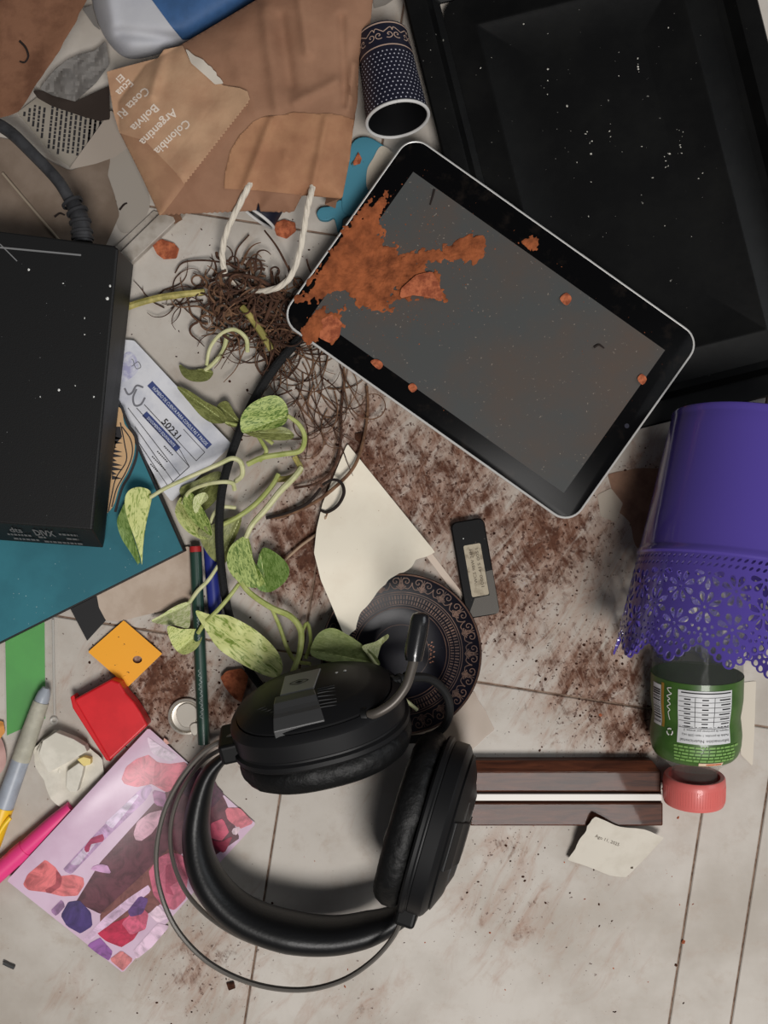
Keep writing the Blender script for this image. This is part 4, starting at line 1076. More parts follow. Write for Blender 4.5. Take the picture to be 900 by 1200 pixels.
# ------------------------------------------------------------------ blue fish cut-out
m_fish = mat('fish_blue', (66, 130, 150), .6, specks=(120, .68, (52, 70, 66)))
fish = thing('toy_whale', 'flat blue whale-shaped toy with white belly between the bag and the tablet', 'toy', P(415, 215, 0))
bodyp = cat_closed([(412, 168), (430, 160), (452, 172), (470, 190), (462, 205), (438, 228), (424, 246), (412, 252), (404, 250), (400, 240), (403, 205)], 4)
v_, f_ = prism(bodyp, .6, 6.5); bev(obj('body', MB().add(v_, f_), m_fish, fish), .8)
tl = cat_closed([(408, 240), (398, 234), (388, 241), (376, 243), (371, 250), (375, 257), (384, 258), (391, 255), (394, 264), (396, 271), (401, 265), (402, 256), (410, 250)], 4)
v_, f_ = prism(tl, .6, 5.8); bev(obj('tail', MB().add(v_, f_), m_fish, fish), .8)
v_, f_ = prism(cat_closed([(447, 171), (462, 180), (468, 190), (446, 216), (431, 222), (430, 200), (437, 186)], 4), 6.3, 7.0); obj('belly', MB().add(v_, f_), mat('belly_white', (186, 176, 160), .7), fish)
chunk('clay_shard', [(414, 190), (420, 178), (424, 186), (422, 192), (414, 194)], 6.6, 2, m_terra2, 6, label='tiny clay shard lying on the blue whale toy', group='clay shards', cat='shard')

# ------------------------------------------------------------------ pouch, card and papers above the player
m_pouchw = mat('pouch_white', (184, 184, 188), .75, col2=(178, 178, 184), nscale=30, bump=.3, bscale=90)
m_pouchb = mat('pouch_blue', (58, 96, 144), .65, col2=(46, 78, 118), nscale=20, bump=.2, bscale=60)
pp = cat_open([(102, -45), (106, -10), (112, 18), (122, 42), (137, 61), (153, 69), (178, 66), (205, 57)], 4) + [(226, 48), (262, 26), (312, -6), (316, -45)]
pd = ddist(pp)
def tp_(a, b): return 4 + 24 * (1 - math.exp(-max(0, pd(a, b)) / 9)) - ridge(a, b, (140, 38), (205, 45), 7, 4) + ridge(a, b, (128, 0), (132, 30), 8, 3)
pouch = thing('pouch', 'white and blue plastic pouch tucked behind the paper bag', 'pouch', P(190, 20, 0) + Vector((0, 0, .001)))
sheet('pouch_body', pp, 1.0, tp_, m_pouchw, pouch, step=3, angle=80)
bp_ = [(148, -45), (178, 0), (200, 30), (214, 47), (222, 46), (258, 26), (309, -6), (313, -45)]
sheet('blue_panel', bp_, lambda a, b: 1.0 + tp_(a, b), .3, m_pouchb, pouch, step=3, angle=80)

bc_ = jag([(-160, -60), (122, -60), (103, -2), (84, 34), (60, 74), (38, 106), (22, 131), (0, 138), (-160, 190)], 1.2, 9, 9, range(1, 8))
def zbc(a, b): return 40 + .8 * nz(a, b, .03, 4) + .24 * min(0, a) + max(0, 4 - seg_d(a, b, (103, -2), (22, 131)) * .2) * .5 + (max(0, 60 - a) * .02)
tag(sheet('brown_card', bc_, lambda a, b: max(1, zbc(a, b)), 1.4, m_leatherbrown, step=4, angle=60), 'scuffed dark brown cardboard piece with torn corner above the grey cable', 'cardboard')

tag(sheet('brown_cardboard', [(-60, 150), (20, 165), (60, 190), (82, 200), (130, 184), (126, 205), (134, 228), (140, 252), (130, 275), (118, 300), (-60, 300)], lambda a, b: 1.2 + .3 * nz(a, b, .03), .8, mat('drab_card', (128, 112, 98), .8, col2=(112, 96, 82), nscale=24), step=4), 'drab brown card under the grey cable behind the disc player', 'cardboard')
tag(sheet('pale_paper', cat_closed([(124, 200), (130, 184), (150, 172), (166, 205), (176, 238), (165, 262), (146, 274), (136, 262), (139, 248), (134, 228)], 3), .3, .5, mat('pale_grey_paper', (160, 152, 142), .8), step=3), 'pale grey paper piece between drab card and the bag edge', 'paper')
news = thing('newspaper', 'torn newspaper piece with columns of black print below the brown cardboard', 'newspaper', P(75, 155, 4))
npol = [(20, 132), (46, 112), (90, 122), (132, 138), (120, 165), (84, 198), (58, 178)]
sheet('newsprint', npol, 4.5, .4, mat('newsprint', (150, 142, 130), .85), news, step=3)
mb = MB(); rnd = random.Random(21)
for c0_, nl, off in (((30, 134), 5, 0), ((63, 126), 12, 0), ((108, 138), 5, 0)):
    for i in range(nl):
        # columns of print run down the page, slanted
        x, y = c0_[0] + i * 5.6, c0_[1] + i * 1.5 - 14; t = 0
        while t < 60:
            l = rnd.uniform(2.5, 7); q0 = (x - t * .10, y + t); q1 = (x - (t + l) * .10, y + t + l)
            if poly_sdf(npol, np.array([q0[0], q1[0]]), np.array([q0[1], q1[1]])).min() > 1.5: line_px(mb, q0, q1, 2.7, 5.05)
            t += l + 1.0
obj('print_line', mb, m_ink, news, smooth=False)['kind'] = 'stuff'
tag(sheet('paper_triangle', [(80, 199), (131, 128), (150, 173), (135, 184), (112, 192)], lambda a, b: 6 + (a - 80) * .03, .5, mat('dull_beige_paper', (166, 154, 142), .8), step=2.5), 'dull beige paper triangle overlapping the newspaper', 'paper')
tag(sheet('dark_cloth', [(38, 106), (60, 108), (88, 119), (128, 100), (129, 140), (116, 142), (95, 136), (60, 124), (44, 115)], 5.5, lambda a, b: 2 + 1.2 * (1 + nz(a, b, .05, 5)), mat('dark_brown_cloth', (50, 40, 34), .9), step=2.5), 'dark brown cloth strip along the top of the newspaper', 'cloth')
tag(sheet('crumpled_paper', [(46, 104), (62, 84), (76, 72), (92, 64), (110, 60), (124, 48), (128, 76), (112, 98), (96, 112), (88, 119), (62, 112)], 3, lambda a, b: 6 + 6 * abs(nz(a, b, .045, 7)) + 3 * abs(nz(a, b, .11, 2)), mat('grey_crumpled', (118, 114, 110), .8), step=2.5, angle=18), 'crumpled grey paper in the dark gap beside the pouch', 'paper')
tag(sheet('paper_corner', [(96, 10), (108, 6), (112, 22), (118, 36), (110, 30)], 8, .5, MATS['grey_crumpled'], step=1.5), 'tiny grey paper corner beside the white pouch edge', 'paper')
tag(sheet('grey_wrapper', [(434, -40), (474, -40), (466, -4), (452, 6), (438, 10)], lambda a, b: 1 + 1 * nz(a, b, .06, 2), .8, mat('grey_wrap', (128, 122, 114), .6), step=2.5), 'grey wrapper scrap behind the dotted cup', 'wrapper')
v_, f_ = prism([(140, 296), (188, 249), (216, 249), (153, 309)], .4, 7.0)
tr = thing('plastic_channel', 'off-white plastic cable channel sticking out from under the bag corner', 'plastic trim', P(175, 280, 0))
bev(obj('channel_body', MB().add(v_, f_), mat('trim_white', (176, 168, 158), .5, col2=(150, 140, 128), nscale=50), tr, smooth=False), .6)
v_, f_ = prism([(132, 292), (180, 247), (188, 249), (140, 296)], .4, 3.0); obj('channel_lip', MB().add(v_, f_), MATS['trim_white'], tr, smooth=False)
tag(obj('thin_stick', px_tube([(3, 203, 3.5), (36, 242, 3.2), (70, 282, 3)], .9, 8), mat('stick_tan', (150, 136, 118), .7)), 'thin pale stick lying on the drab card', 'stick')

# ------------------------------------------------------------------ left hand small things
tag(bev(obj('green_card', MB().add(*prism([(6, 742), (52, 728), (53, 842), (8, 862)], .2, .8)), mat('green_card', (58, 158, 52), .5, col2=(50, 146, 46), nscale=20), smooth=False), .1), 'bright green card inside a clear plastic sleeve', 'card')
slv_ = thing('plastic_sleeve', 'clear plastic sleeve covering the green card', 'plastic sleeve', P(40, 800, 1))
v_, f_ = prism([(4, 735), (68, 722), (66, 848), (6, 872)], 1.0, 1.25); obj('sleeve_film', MB().add(v_, f_), mat('clear_film', (225, 225, 220), .12, alpha=.05), slv_, smooth=False)
obj('sleeve_edge', px_tube([(62, 726, 1.6), (63, 790, 1.6), (64, 838, 1.6)], .9, 8), mat('film_edge', (200, 196, 188), .3, alpha=.5), slv_)
obj('sleeve_eyelet', lathe([(1.2, 1.0), (2.6, 1.0), (2.9, 1.8), (2.4, 2.2), (1.2, 1.8)], 20, Matrix.Translation(P(64, 844, 0))), MATS['film_edge'], slv_)
def pen(name, pts, parts, label, cat, zc):
    """parts: [(name, t0, t1, [radii], material)]"""
    c = cat_open([(a, b, zc) for a, b in pts], 12); W = [P(*p) for p in c]
    t = thing(name, label, cat, (W[0] + W[-1]) / 2 - Vector((0, 0, zc / 1000 - .001)))
    for nm, t0, t1, rad, m in parts:
        k = [W[0].lerp(W[-1], x) for x in np.linspace(t0, t1, max(3, len(rad)))]
        obj(nm, tube_mb(k, rad, 20), m, t, angle=50)
    return t
pen('marker', [(54, 806), (-14, 998)], [('tip_plug', 0, .09, [2.6, 4.4, 4.9, 5.0], mat('marker_tip', (156, 162, 170), .4)), ('taped_grip', .085, .44, [5.5, 5.8, 6.0, 6.2, 6.4, 6.4], mat('marker_tape', (186, 182, 164), .6, col2=(166, 162, 146), nscale=60, bump=.5, bscale=200)),
     ('barrel', .43, .73, [6.2, 6.4, 6.6], mat('marker_grey', (162, 168, 178), .4, col2=(146, 150, 158), nscale=40)), ('cap', .725, 1.0, [6.9, 7.0, 7.0, 6.8], mat('marker_yellow', (240, 190, 40), .4))],
    'grey marker wrapped in pale tape with a yellow cap', 'marker', 8.2)
tag(obj('marker_clip', px_tube([(12, 958, 13), (4, 968, 14), (-6, 985, 14)], 1.6, 8), mat('clip_yellow', (246, 200, 30), .4)), 'yellow clip lying over the marker cap', 'clip')
m_pk = mat('marker_pink', (234, 66, 132), .4)
pen('pink_marker', [(84, 946), (-24, 1042)], [('barrel', 0, .5, [4.5, 5.6, 5.8, 5.8], m_pk), ('collar', .5, .62, [6.4, 6.6, 6.6], m_pk), ('cap', .61, 1, [6.3, 6.5, 6.5], m_pk)], 'hot pink felt marker half under the pink photo card', 'marker', 7.2)
tag(chunk('pink_pebble', cat_closed([(-8, 862), (2, 866), (7, 884), (6, 898), (-2, 908), (-10, 905)], 3), .5, 6, mat('dusty_pink', (190, 150, 142), .6), 5), 'dusty pink oval piece beside the grey marker', 'piece')
tag(chunk('orange_peel', [(-8, 842), (4, 846), (6, 858), (0, 866), (-8, 866)], .5, 4, mat('peel_orange', (206, 140, 70), .7), 5), 'small orange crumb next to the dusty pink piece', 'crumb')

tagp = [(103, 764), (145, 727), (190, 766), (150, 805)]
ot = thing('orange_tag', 'square orange plastic tag with a punched hole and black dirt specks', 'tag', P(147, 766, 0))
m_or = mat('tag_orange', (246, 168, 38), .45, specks=(220, .70, (70, 50, 30)))
def hole(X, Y, F): return np.minimum(F, np.sqrt(((X - 161) / 1.25) ** 2 + (Y - 773) ** 2) - 4.4)
sheet('tag_plate', tagp, 1.0, 2.2, m_or, ot, step=1.4, field=hole)

red = thing('red_cap', 'glossy red plastic box lid beside the orange tag', 'lid', P(127, 845, 0))
m_red = mat('red_plastic', (220, 34, 42), .38, col2=(206, 28, 36), nscale=30)
rt = [(86, 820), (130, 796), (140, 800), (147, 812), (156, 822), (164, 834), (173, 850), (128, 892), (121, 880)]
v_, f_ = prism(rt, .5, 15); bev(obj('lid_top', MB().add(v_, f_), m_red, red, smooth=False), 1.5, 3)
v_, f_ = prism([(82, 817), (86, 814), (124, 880), (129, 893), (124, 891), (117, 880), (85, 830)], .5, 11); bev(obj('lid_lip', MB().add(v_, f_), m_red, red, smooth=False), .8)
obj('lid_notch', px_tube([(139, 800, 11), (146, 815, 11.5), (157, 826, 11.5), (170, 848, 11)], [1.2, 2.2, 2.2, 1.0], 10), m_red, red)

m_plas = mat('plaster', (222, 216, 202), .85, col2=(206, 200, 186), nscale=60, bump=.3, bscale=200)
pl_ = thing('plaster_lump', 'broken cream plaster piece with loose slabs next to the grey marker', 'plaster', P(80, 905, 0))
sheet('plaster_base', jag([(38, 878), (50, 866), (64, 855), (84, 862), (99, 870), (120, 890), (123, 914), (110, 936), (92, 951), (79, 953), (60, 937), (52, 915), (42, 900)], 1, 6, 2), .5, lambda a, b: 4 + 2.5 * nz(a, b, .04, 3) + 3 * math.exp(-((a - 75) ** 2 + (b - 890) ** 2) / 900), m_plas, pl_, step=2, angle=25)
v_, f_ = prism([(56, 906), (45, 884), (50, 868), (65, 858), (86, 866), (99, 874), (102, 881)], 5, lambda a, b: 14 + (b - 858) * -.03); bev(obj('plaster_slab', MB().add(v_, f_), m_plas, pl_, smooth=False), .6)
v_, f_ = prism([(48, 870), (57, 905), (53, 903), (42, 882)], 4, 9.0); bev(obj('plaster_slab', MB().add(v_, f_), m_plas, pl_, smooth=False), .5)
v_, f_ = prism([(78, 904), (92, 894), (98, 898), (96, 908), (90, 928), (82, 929), (77, 923)], 4, 12.5); bev(obj('plaster_slab', MB().add(v_, f_), m_plas, pl_, smooth=False), .6)
v_, f_ = prism([(90, 890), (98, 887), (106, 889), (106, 896), (98, 898)], 6, 12); bev(obj('plaster_slab', MB().add(v_, f_), mat('plaster_yellow', (236, 214, 140), .8), pl_, smooth=False), .5)
chunk('plaster_crumb', [(58, 905), (66, 898), (78, 896), (80, 906), (70, 914), (62, 912)], 4, 4, m_plas, 3, pl_)

# green pencil, blue pen, can end
pc = pen('pencil', [(229, 640), (239, 872)], [('pencil_end', 0, .03, [4.0, 4.2, 4.2], mat('pencil_red', (170, 40, 40), .5)), ('shaft', .028, 1, [4.2] * 4, mat('pencil_green', (34, 62, 52), .4, coat=.3))], 'dark green pencil with faint silver script lying across the can end', 'pencil', 8.5)
W0, W1 = P(229, 640, 8.5), P(239, 872, 8.5); mb = MB()
dirp = (W1 - W0).normalized(); sd = dirp.cross(Vector((0, 0, 1))).normalized()
pts = []
for i in range(60): 
    t = i / 59; pts.append((t * 34, 1.0 * math.sin(i * 1.15) + .5 * math.sin(i * .37)))
V_, F_ = ribbon(pts, .32); base = W0.lerp(W1, .62)
mb.add([base + dirp * x / 1000 + sd * y / 1000 + Vector((0, 0, (math.sqrt(max(0, 4.2 ** 2 - y * y)) + .12) / 1000)) for x, y in V_], F_)
V_, F_ = ribbon([(t * 22, .8 * math.sin(t * 60) - .3) for t in np.linspace(0, 1, 40)], .25); base = W0.lerp(W1, .33)
mb.add([base + dirp * x / 1000 + sd * y / 1000 + Vector((0, 0, (math.sqrt(max(0, 4.2 ** 2 - y * y)) + .12) / 1000)) for x, y in V_], F_)
obj('silver_script', mb, mat('silver_ink', (150, 160, 156), .5), pc, smooth=False)
pen('blue_pen', [(246, 640), (253, 728)], [('barrel', 0, 1, [4.6, 4.8, 4.8, 4.4], mat('pen_blue', (38, 48, 128), .4))], 'dark blue pen end between the pencil and the braided cable', 'pen', 5.2)
m_tin = mat('tin', (200, 192, 180), .32, metal=.6)
can = thing('can_end', 'round metal can end with pull tab under the green pencil', 'can lid', P(219, 839, 0))
MC = Matrix.Translation(P(219, 839, 0))
obj('can_rim', lathe([(9.2, .6), (10.8, .4), (12.4, .6), (13, 2), (12.6, 3), (11.4, 3.2), (10.8, 2.4), (10.2, 1.4), (9.0, 1.2), (.1, 1.3)], 48, MC), m_tin, can)
mb = MB(); v_, f_ = prism(cat_closed([(206, 838), (210, 828), (220, 824), (230, 830), (231, 842), (224, 852), (213, 851)], 4), 1.0, 2.4); bev(obj('can_panel', MB().add(v_, f_), m_tin, can), .4)
v_, f_ = prism(cat_closed([(222, 852), (227, 847), (233, 849), (232, 860), (226, 862)], 4), 1.5, 3.6); bev(obj('pull_tab', MB().add(v_, f_), m_tin, can), .5)

# ------------------------------------------------------------------ pink photo card
e0, e1 = np.array((8, 1032.)), np.array((174, 853.))
def zph(a, b):
    d = seg_d(a, b, e0, e1); return .8 + 13.0 * math.exp(-(d / 55) ** 2) * math.exp(-((seg_d(a, b, (78, 955), (79, 956)) - 0) / 120) ** 2)
ph = thing('photo_card', 'glossy pink and lilac printed photo card under the headset band', 'photo card', P(150, 1000, 0))
sheet('card_sheet', [(8, 1032), (174, 853), (300, 965), (262, 1006), (144, 1140)], zph, .5, mat('photo_lilac', (214, 186, 206), .35, col2=(204, 172, 194), nscale=20), ph, step=3)
def cr(pts): return [(x / 2.8125, 840 + y / 2.8125) for x, y in pts]
pshapes = [
 ('maroon', (102, 58, 68), [(330, 480), (520, 270), (600, 200), (620, 150), (690, 180), (745, 280), (790, 400), (690, 470), (600, 450), (500, 560), (430, 600), (330, 650), (250, 610)]),
 ('maroon', (84, 48, 66), [(610, 150), (690, 200), (740, 255), (700, 300), (610, 260), (585, 200)]),
 ('brown', (128, 80, 76), [(470, 520), (560, 430), (620, 470), (600, 560), (500, 640), (420, 700), (330, 700), (330, 650)]),
 ('rose', (214, 112, 128), [(400, 205), (415, 165), (450, 138), (490, 125), (520, 150), (560, 155), (612, 148), (622, 175), (590, 225), (550, 250), (500, 222), (450, 232), (410, 222)]),
 ('rose_dark', (196, 92, 110), [(510, 145), (530, 155), (525, 230), (505, 222)]),
 ('salmon', (220, 118, 120), [(75, 555), (90, 520), (150, 470), (185, 498), (200, 525), (240, 520), (275, 530), (278, 555), (255, 590), (205, 592), (150, 578), (95, 572)]),
 ('salmon_dark', (168, 80, 88), [(185, 498), (205, 530), (200, 560), (165, 583), (140, 575), (185, 550)]),
 ('lilac', (196, 158, 196), [(205, 505), (320, 380), (455, 245), (490, 222), (505, 235), (480, 275), (350, 400), (235, 520)]),
 ('lilac_pale', (222, 200, 222), [(225, 490), (300, 408), (330, 400), (260, 488)]), ('lilac_pale', (224, 204, 226), [(345, 350), (400, 300), (440, 262), (465, 250), (420, 310), (370, 370)]),
 ('plum', (172, 58, 96), [(275, 435), (300, 400), (340, 385), (345, 410), (300, 420), (290, 455)]),
 ('lilac_pale', (218, 170, 186), [(440, 385), (452, 345), (490, 318), (540, 305), (535, 335), (500, 385), (465, 410), (445, 405)]),
 ('mauve', (176, 120, 158), [(500, 240), (545, 250), (550, 300), (510, 290)]),
 ('rose', (206, 106, 130), [(490, 510), (520, 465), (560, 446), (600, 455), (620, 520), (612, 600), (575, 638), (535, 625), (505, 585)]),
 ('rose_dark', (180, 78, 104), [(545, 490), (580, 480), (590, 540), (560, 560), (575, 590), (545, 580)]),
 ('lilac_pale', (224, 190, 216), [(272, 738), (345, 660), (420, 600), (490, 553), (498, 575), (430, 630), (300, 735)]),
 ('violet', (76, 58, 116), [(200, 655), (225, 610), (262, 605), (300, 645), (305, 690), (265, 715), (220, 690)]),
 ('lilac', (160, 120, 160), [(165, 640), (205, 600), (215, 625), (185, 658)]),
 ('crimson', (190, 46, 78), [(320, 715), (370, 680), (420, 660), (470, 690), (440, 735), (400, 760), (350, 740)]),
 ('rose', (212, 98, 126), [(400, 680), (460, 620), (490, 650), (480, 700), (430, 720)]),
 ('violet', (104, 70, 128), [(420, 640), (460, 590), (490, 600), (470, 650), (430, 660)]),
 ('lilac_pale', (228, 196, 216), [(440, 770), (520, 680), (560, 690), (500, 760), (450, 800)]), ('lilac_pale', (236, 206, 222), [(490, 650), (520, 620), (560, 660), (520, 680)]),
 ('mauve', (150, 96, 160), [(285, 752), (330, 728), (372, 775), (360, 805), (320, 780)]),
 ('salmon', (214, 130, 130), [(360, 800), (400, 770), (440, 800), (405, 838)]),
 ('rose', (196, 84, 108), [(695, 350), (735, 335), (755, 380), (730, 410), (695, 400)]), ('salmon', (206, 112, 124), [(740, 300), (790, 300), (838, 350), (790, 370), (750, 340)]),
 ('crimson', (150, 44, 70), [(690, 405), (730, 412), (770, 390), (740, 450), (715, 440)]), ('lilac_pale', (224, 196, 206), [(770, 365), (800, 360), (780, 390), (760, 385)]),
 ('mauve', (200, 150, 190), [(290, 500), (330, 485), (355, 490), (368, 518), (330, 512)]),
 ('lilac_pale', (226, 204, 220), [(480, 60), (520, 90), (590, 130), (560, 150), (500, 120)]), ('salmon', (232, 160, 140), [(532, 70), (545, 70), (560, 88), (548, 92)])]
def subdiv_poly(poly, zf, mb):
    # small fan of clipped cells so that the print follows the curved card
    p = np.array(poly); st = 3.2
    xs = np.arange(p[:, 0].min() - st, p[:, 0].max() + 2 * st, st); ys = np.arange(p[:, 1].min() - st, p[:, 1].max() + 2 * st, st)
    X, Y = np.meshgrid(xs, ys); V_, F_ = clip_cells(xs, ys, poly_sdf(poly, X, Y))
    mb.add([P(a, b, zf(a, b)) for a, b in V_], F_)
for i, (nm, colr, pts) in enumerate(pshapes):
    mb = MB(); subdiv_poly(cr(pts), lambda a, b: zph(a, b) + .54 + .012 * i, mb)
    obj('printed_shape', mb, mat('photo_%s_%d' % (nm, colr[0] * 1000 + colr[1]), tuple(min(255, c_ * 1.06) for c_ in colr), .35, col2=tuple(c_ * .74 for c_ in colr), nscale=75, lo=.4, hi=.68, dist=1.5), ph, smooth=False)

# ------------------------------------------------------------------ clay shards and grit
gs = 'clay shards'
for pl, h, lb in (([(178, 286), (189, 280), (204, 285), (210, 292), (207, 303), (192, 304), (184, 298)], 3, 'reddish clay shard on the floor beside the white channel'),
              ([(320, 262), (333, 257), (346, 261), (347, 271), (336, 280), (324, 276)], 5, 'dark red clay shard under the loop of the bag handle'),
              ([(258, 794), (266, 786), (284, 783), (291, 793), (288, 806), (283, 823), (275, 819), (264, 806)], 9, 'rough orange brick chunk above the headset cup'),
              ([(279, 886), (288, 885), (291, 893), (287, 897), (280, 894)], 3, 'brown clay bit by the headset hinge'),
              ([(416, 508), (426, 506), (430, 514), (422, 520), (416, 515)], 3, 'small brown clay bit at the tip of the torn paper'),
              ([(265, 1152), (274, 1150), (276, 1158), (268, 1161)], 2.0, 'brown clay bit outside the steel head wire'),
              ([(160, 280), (168, 284), (172, 292), (164, 290)], 3, 'brown clay splinter next to the white channel')):
    chunk('clay_shard', pl, .2, h, m_terra2 if 'brown' not in lb else m_soil, h * 1.7, label=lb, group=gs, cat='shard')
tag(obj('metal_clip', px_tube([(4, 1128, 1.6), (10, 1131, 1.6), (17, 1134, 1.6)], 1.4, 8), mat('clip_grey', (92, 92, 92), .4, metal=.6)), 'tiny grey metal tube on the floor outside the photo card', 'metal bit')
m_twig = mat('dark_twig', (34, 24, 20), .9)
for pts, lb in (([(23, 48, 42.6), (30, 56, 42.8), (33, 66, 43), (29, 73, 43), (23, 72, 42.8)], 'curled black root fragment lying on the brown cardboard'),
                ([(140, 246, 1.2), (145, 240, 1.5), (149, 238, 1.4)], 'tiny dark root fragment on the pale grey paper'), ([(64, 254, 2.8), (70, 250, 3.0), (76, 252, 2.8)], 'tiny brown root fragment on the drab card'),
                ([(696, 407, 31.6), (702, 404, 31.8), (708, 408, 31.6)], 'tiny curled root fragment on the tablet screen'), ([(509, 222, 31.4), (507, 230, 31.5), (504, 240, 31.4)], 'dark root splinter at the top edge of the tablet screen')):
    tag(obj('root_fragment', px_tube(pts, [.8, .7, .5], 6), m_twig), lb, 'root', 'root fragments')

rnd = random.Random(77); mb = MB()
cl = [(430, 560, 70, 420), (600, 660, 90, 380), (190, 800, 55, 420), (270, 830, 35, 120), (700, 820, 55, 330), (755, 850, 22, 160), (590, 985, 45, 120), (300, 360, 70, 200), (230, 1120, 60, 70), (640, 1070, 110, 90), (740, 570, 40, 120), (100, 1000, 60, 40)]
for cx, cy, s, n_ in cl:
    for i in range(n_):
        a, b = rnd.gauss(cx, s), rnd.gauss(cy, s)
        if -10 < a < 910 and -10 < b < 1210: blob(mb, P(a, b, .05), .2 + 1.1 * rnd.random() ** 4, rnd, .7)
mr_ = MB()
for i in range(60):
    a, b = rnd.gauss(620, 120), rnd.gauss(1060, 80)
    if b < 1210: blob(mr_, P(a, b, .05), .3 + 1.2 * rnd.random() ** 3, rnd, .5)
tag(obj('brick_grit', mr_, m_terra2, smooth=False), 'reddish brick crumbs scattered on the open tiles below the wooden bar', 'grit', kind='stuff')
tag(obj('soil_grit', mb, m_soil, smooth=False), 'dark brown soil grit scattered over the floor tiles', 'soil', kind='stuff')

# ------------------------------------------------------------------ uprooted pothos
def leaf_mat(name, c1, c2, lo=.46, hi=.54, sc=7):
    return mat(name, c1, .45, col2=c2, nscale=sc, lo=lo, hi=hi, dist=1.5, detail=8, stretch=(1, 3.2, 1), uv=True, bump=.15, bscale=40, spec=.4)
g_light = leaf_mat('leaf_pale', (202, 206, 136), (122, 142, 60), .50, .62); g_mid = leaf_mat('leaf_mid', (170, 184, 108), (86, 112, 42), .46, .58)
g_dark = leaf_mat('leaf_dark', (92, 120, 52), (128, 152, 84)); g_wilt = leaf_mat('leaf_wilted', (136, 140, 84), (108, 112, 62)); g_cream = leaf_mat('leaf_cream', (214, 214, 170), (172, 182, 120))
plant = thing('pothos_plant', 'uprooted pothos with variegated green leaves and a tangle of brown roots', 'plant', P(300, 520, 0) + Vector((0, 0, .001)))
def leaf(outline, base, tip, z, m, fold=.25, sag=0.0, wav=1.0, name='leaf', sub=4):
    B = np.array(base, float); T = np.array(tip, float); d = T - B; l = np.hypot(*d); d /= l; nrm = np.array((-d[1], d[0]))
    half = max(abs((np.array(p) - B) @ nrm) for p in outline)
    def zf(a, b):
        q = np.array((a, b)) - B; t = q @ d / l; s = q @ nrm
        return max(.6, z + fold * (abs(s) - half * .4) - sag * t * t * 10 + wav * nz(a, b, .06, z) - .7 * math.exp(-(s / 1.3) ** 2))
    uvf = lambda a, b: (((np.array((a, b)) - B) @ d) / l + .001 + z * .37, abs((np.array((a, b)) - B) @ nrm) / l + ((np.array((a, b)) - B) @ nrm > 0) * 2.3)
    o = sheet(name, cat_closed(outline, sub), zf, .45, m, plant, step=1.7, uv=uvf, angle=70)
    oc_ = cat_closed(outline, sub); mb = MB(); c = [B + (T - B) * t for t in np.linspace(0, .93, 16)]; c = [p for p in c if poly_sdf(oc_, np.array([p[0]]), np.array([p[1]]))[0] > 1.2]
    if len(c) < 4: return o
    px_tube([(p[0], p[1], zf(p[0], p[1]) + .5) for p in c], [.42, .35, .2], 5, 2, mb); obj('midrib', mb, MATS['leaf_cream_rib'], o)
    return o
mat('leaf_cream_rib', (196, 204, 140), .5)
leaf([(178, 580), (166, 571), (152, 574), (146, 586), (149, 606), (158, 632), (165, 655), (168, 676), (167, 650), (171, 615)], (178, 581), (167, 674), 27, g_light, .35, 1.0)
leaf([(148, 590), (141, 600), (137, 612), (142, 630), (152, 646), (164, 664), (163, 650), (155, 625)], (150, 590), (164, 664), 22, g_dark, .3, .8)
leaf([(284, 507), (282, 490), (292, 475), (310, 465), (325, 464), (335, 473), (338, 487), (332, 498), (316, 503), (298, 505)], (337, 487), (284, 507), 22, g_mid, .3)
leaf([(284, 506), (300, 506), (330, 500), (345, 510), (335, 516), (305, 514)], (344, 508), (286, 506), 14, g_wilt, .2)
leaf([(210, 427), (222, 433), (238, 432), (250, 436), (243, 446), (226, 447), (214, 440)], (250, 437), (210, 428), 8, g_wilt, .5, name='leaf')
leaf([(207, 453), (222, 458), (240, 470), (258, 480), (266, 494), (250, 496), (236, 488), (222, 472)], (266, 495), (207, 453), 11, g_wilt, .4)
leaf([(254, 476), (266, 470), (276, 486), (284, 498), (270, 500), (258, 490)], (284, 498), (255, 474), 9, g_wilt, .4)
leaf([(205, 600), (212, 582), (218, 592), (232, 604), (246, 618), (250, 628), (236, 632), (216, 620)], (216, 584), (250, 628), 16, g_light, .5)
leaf([(214, 588), (222, 576), (234, 590), (246, 612), (248, 628), (236, 620), (222, 606)], (222, 578), (246, 628), 19, g_mid, .5)
leaf([(228, 582), (240, 577), (244, 584), (236, 592), (230, 602), (226, 594)], (240, 578), (230, 602), 21, g_cream, .4)
leaf([(232, 622), (246, 616), (264, 608), (282, 604), (281, 618), (272, 640), (264, 660), (252, 658), (240, 644)], (282, 606), (256, 662), 13, g_wilt, .25)
leaf([(210, 575), (232, 562), (256, 552), (262, 566), (250, 590), (230, 600)], (262, 556), (214, 592), 6, g_wilt, .3)
leaf([(266, 652), (272, 638), (288, 628), (294, 640), (297, 656), (306, 672), (310, 684), (296, 689), (280, 682), (268, 668)], (288, 629), (306, 690), 20, g_mid, .3)
leaf([(308, 642), (322, 647), (336, 660), (339, 672), (332, 684), (316, 694), (302, 690), (299, 676), (302, 658)], (304, 642), (312, 693), 14, g_dark, .3)
leaf([(177, 728), (190, 720), (206, 710), (222, 706), (223, 722), (221, 736), (206, 733), (192, 732)], (222, 707), (178, 728), 12, g_cream, .35)
leaf([(196, 734), (212, 737), (234, 738), (236, 750), (228, 762), (214, 767), (202, 756)], (236, 740), (206, 764), 14, g_light, .35)
leaf([(229, 716), (246, 720), (266, 721), (288, 731), (308, 745), (324, 762), (331, 778), (329, 790), (319, 794), (298, 786), (276, 774), (256, 760), (242, 740)], (330, 794), (229, 716), 20, g_light, .12, 0, 1.5)
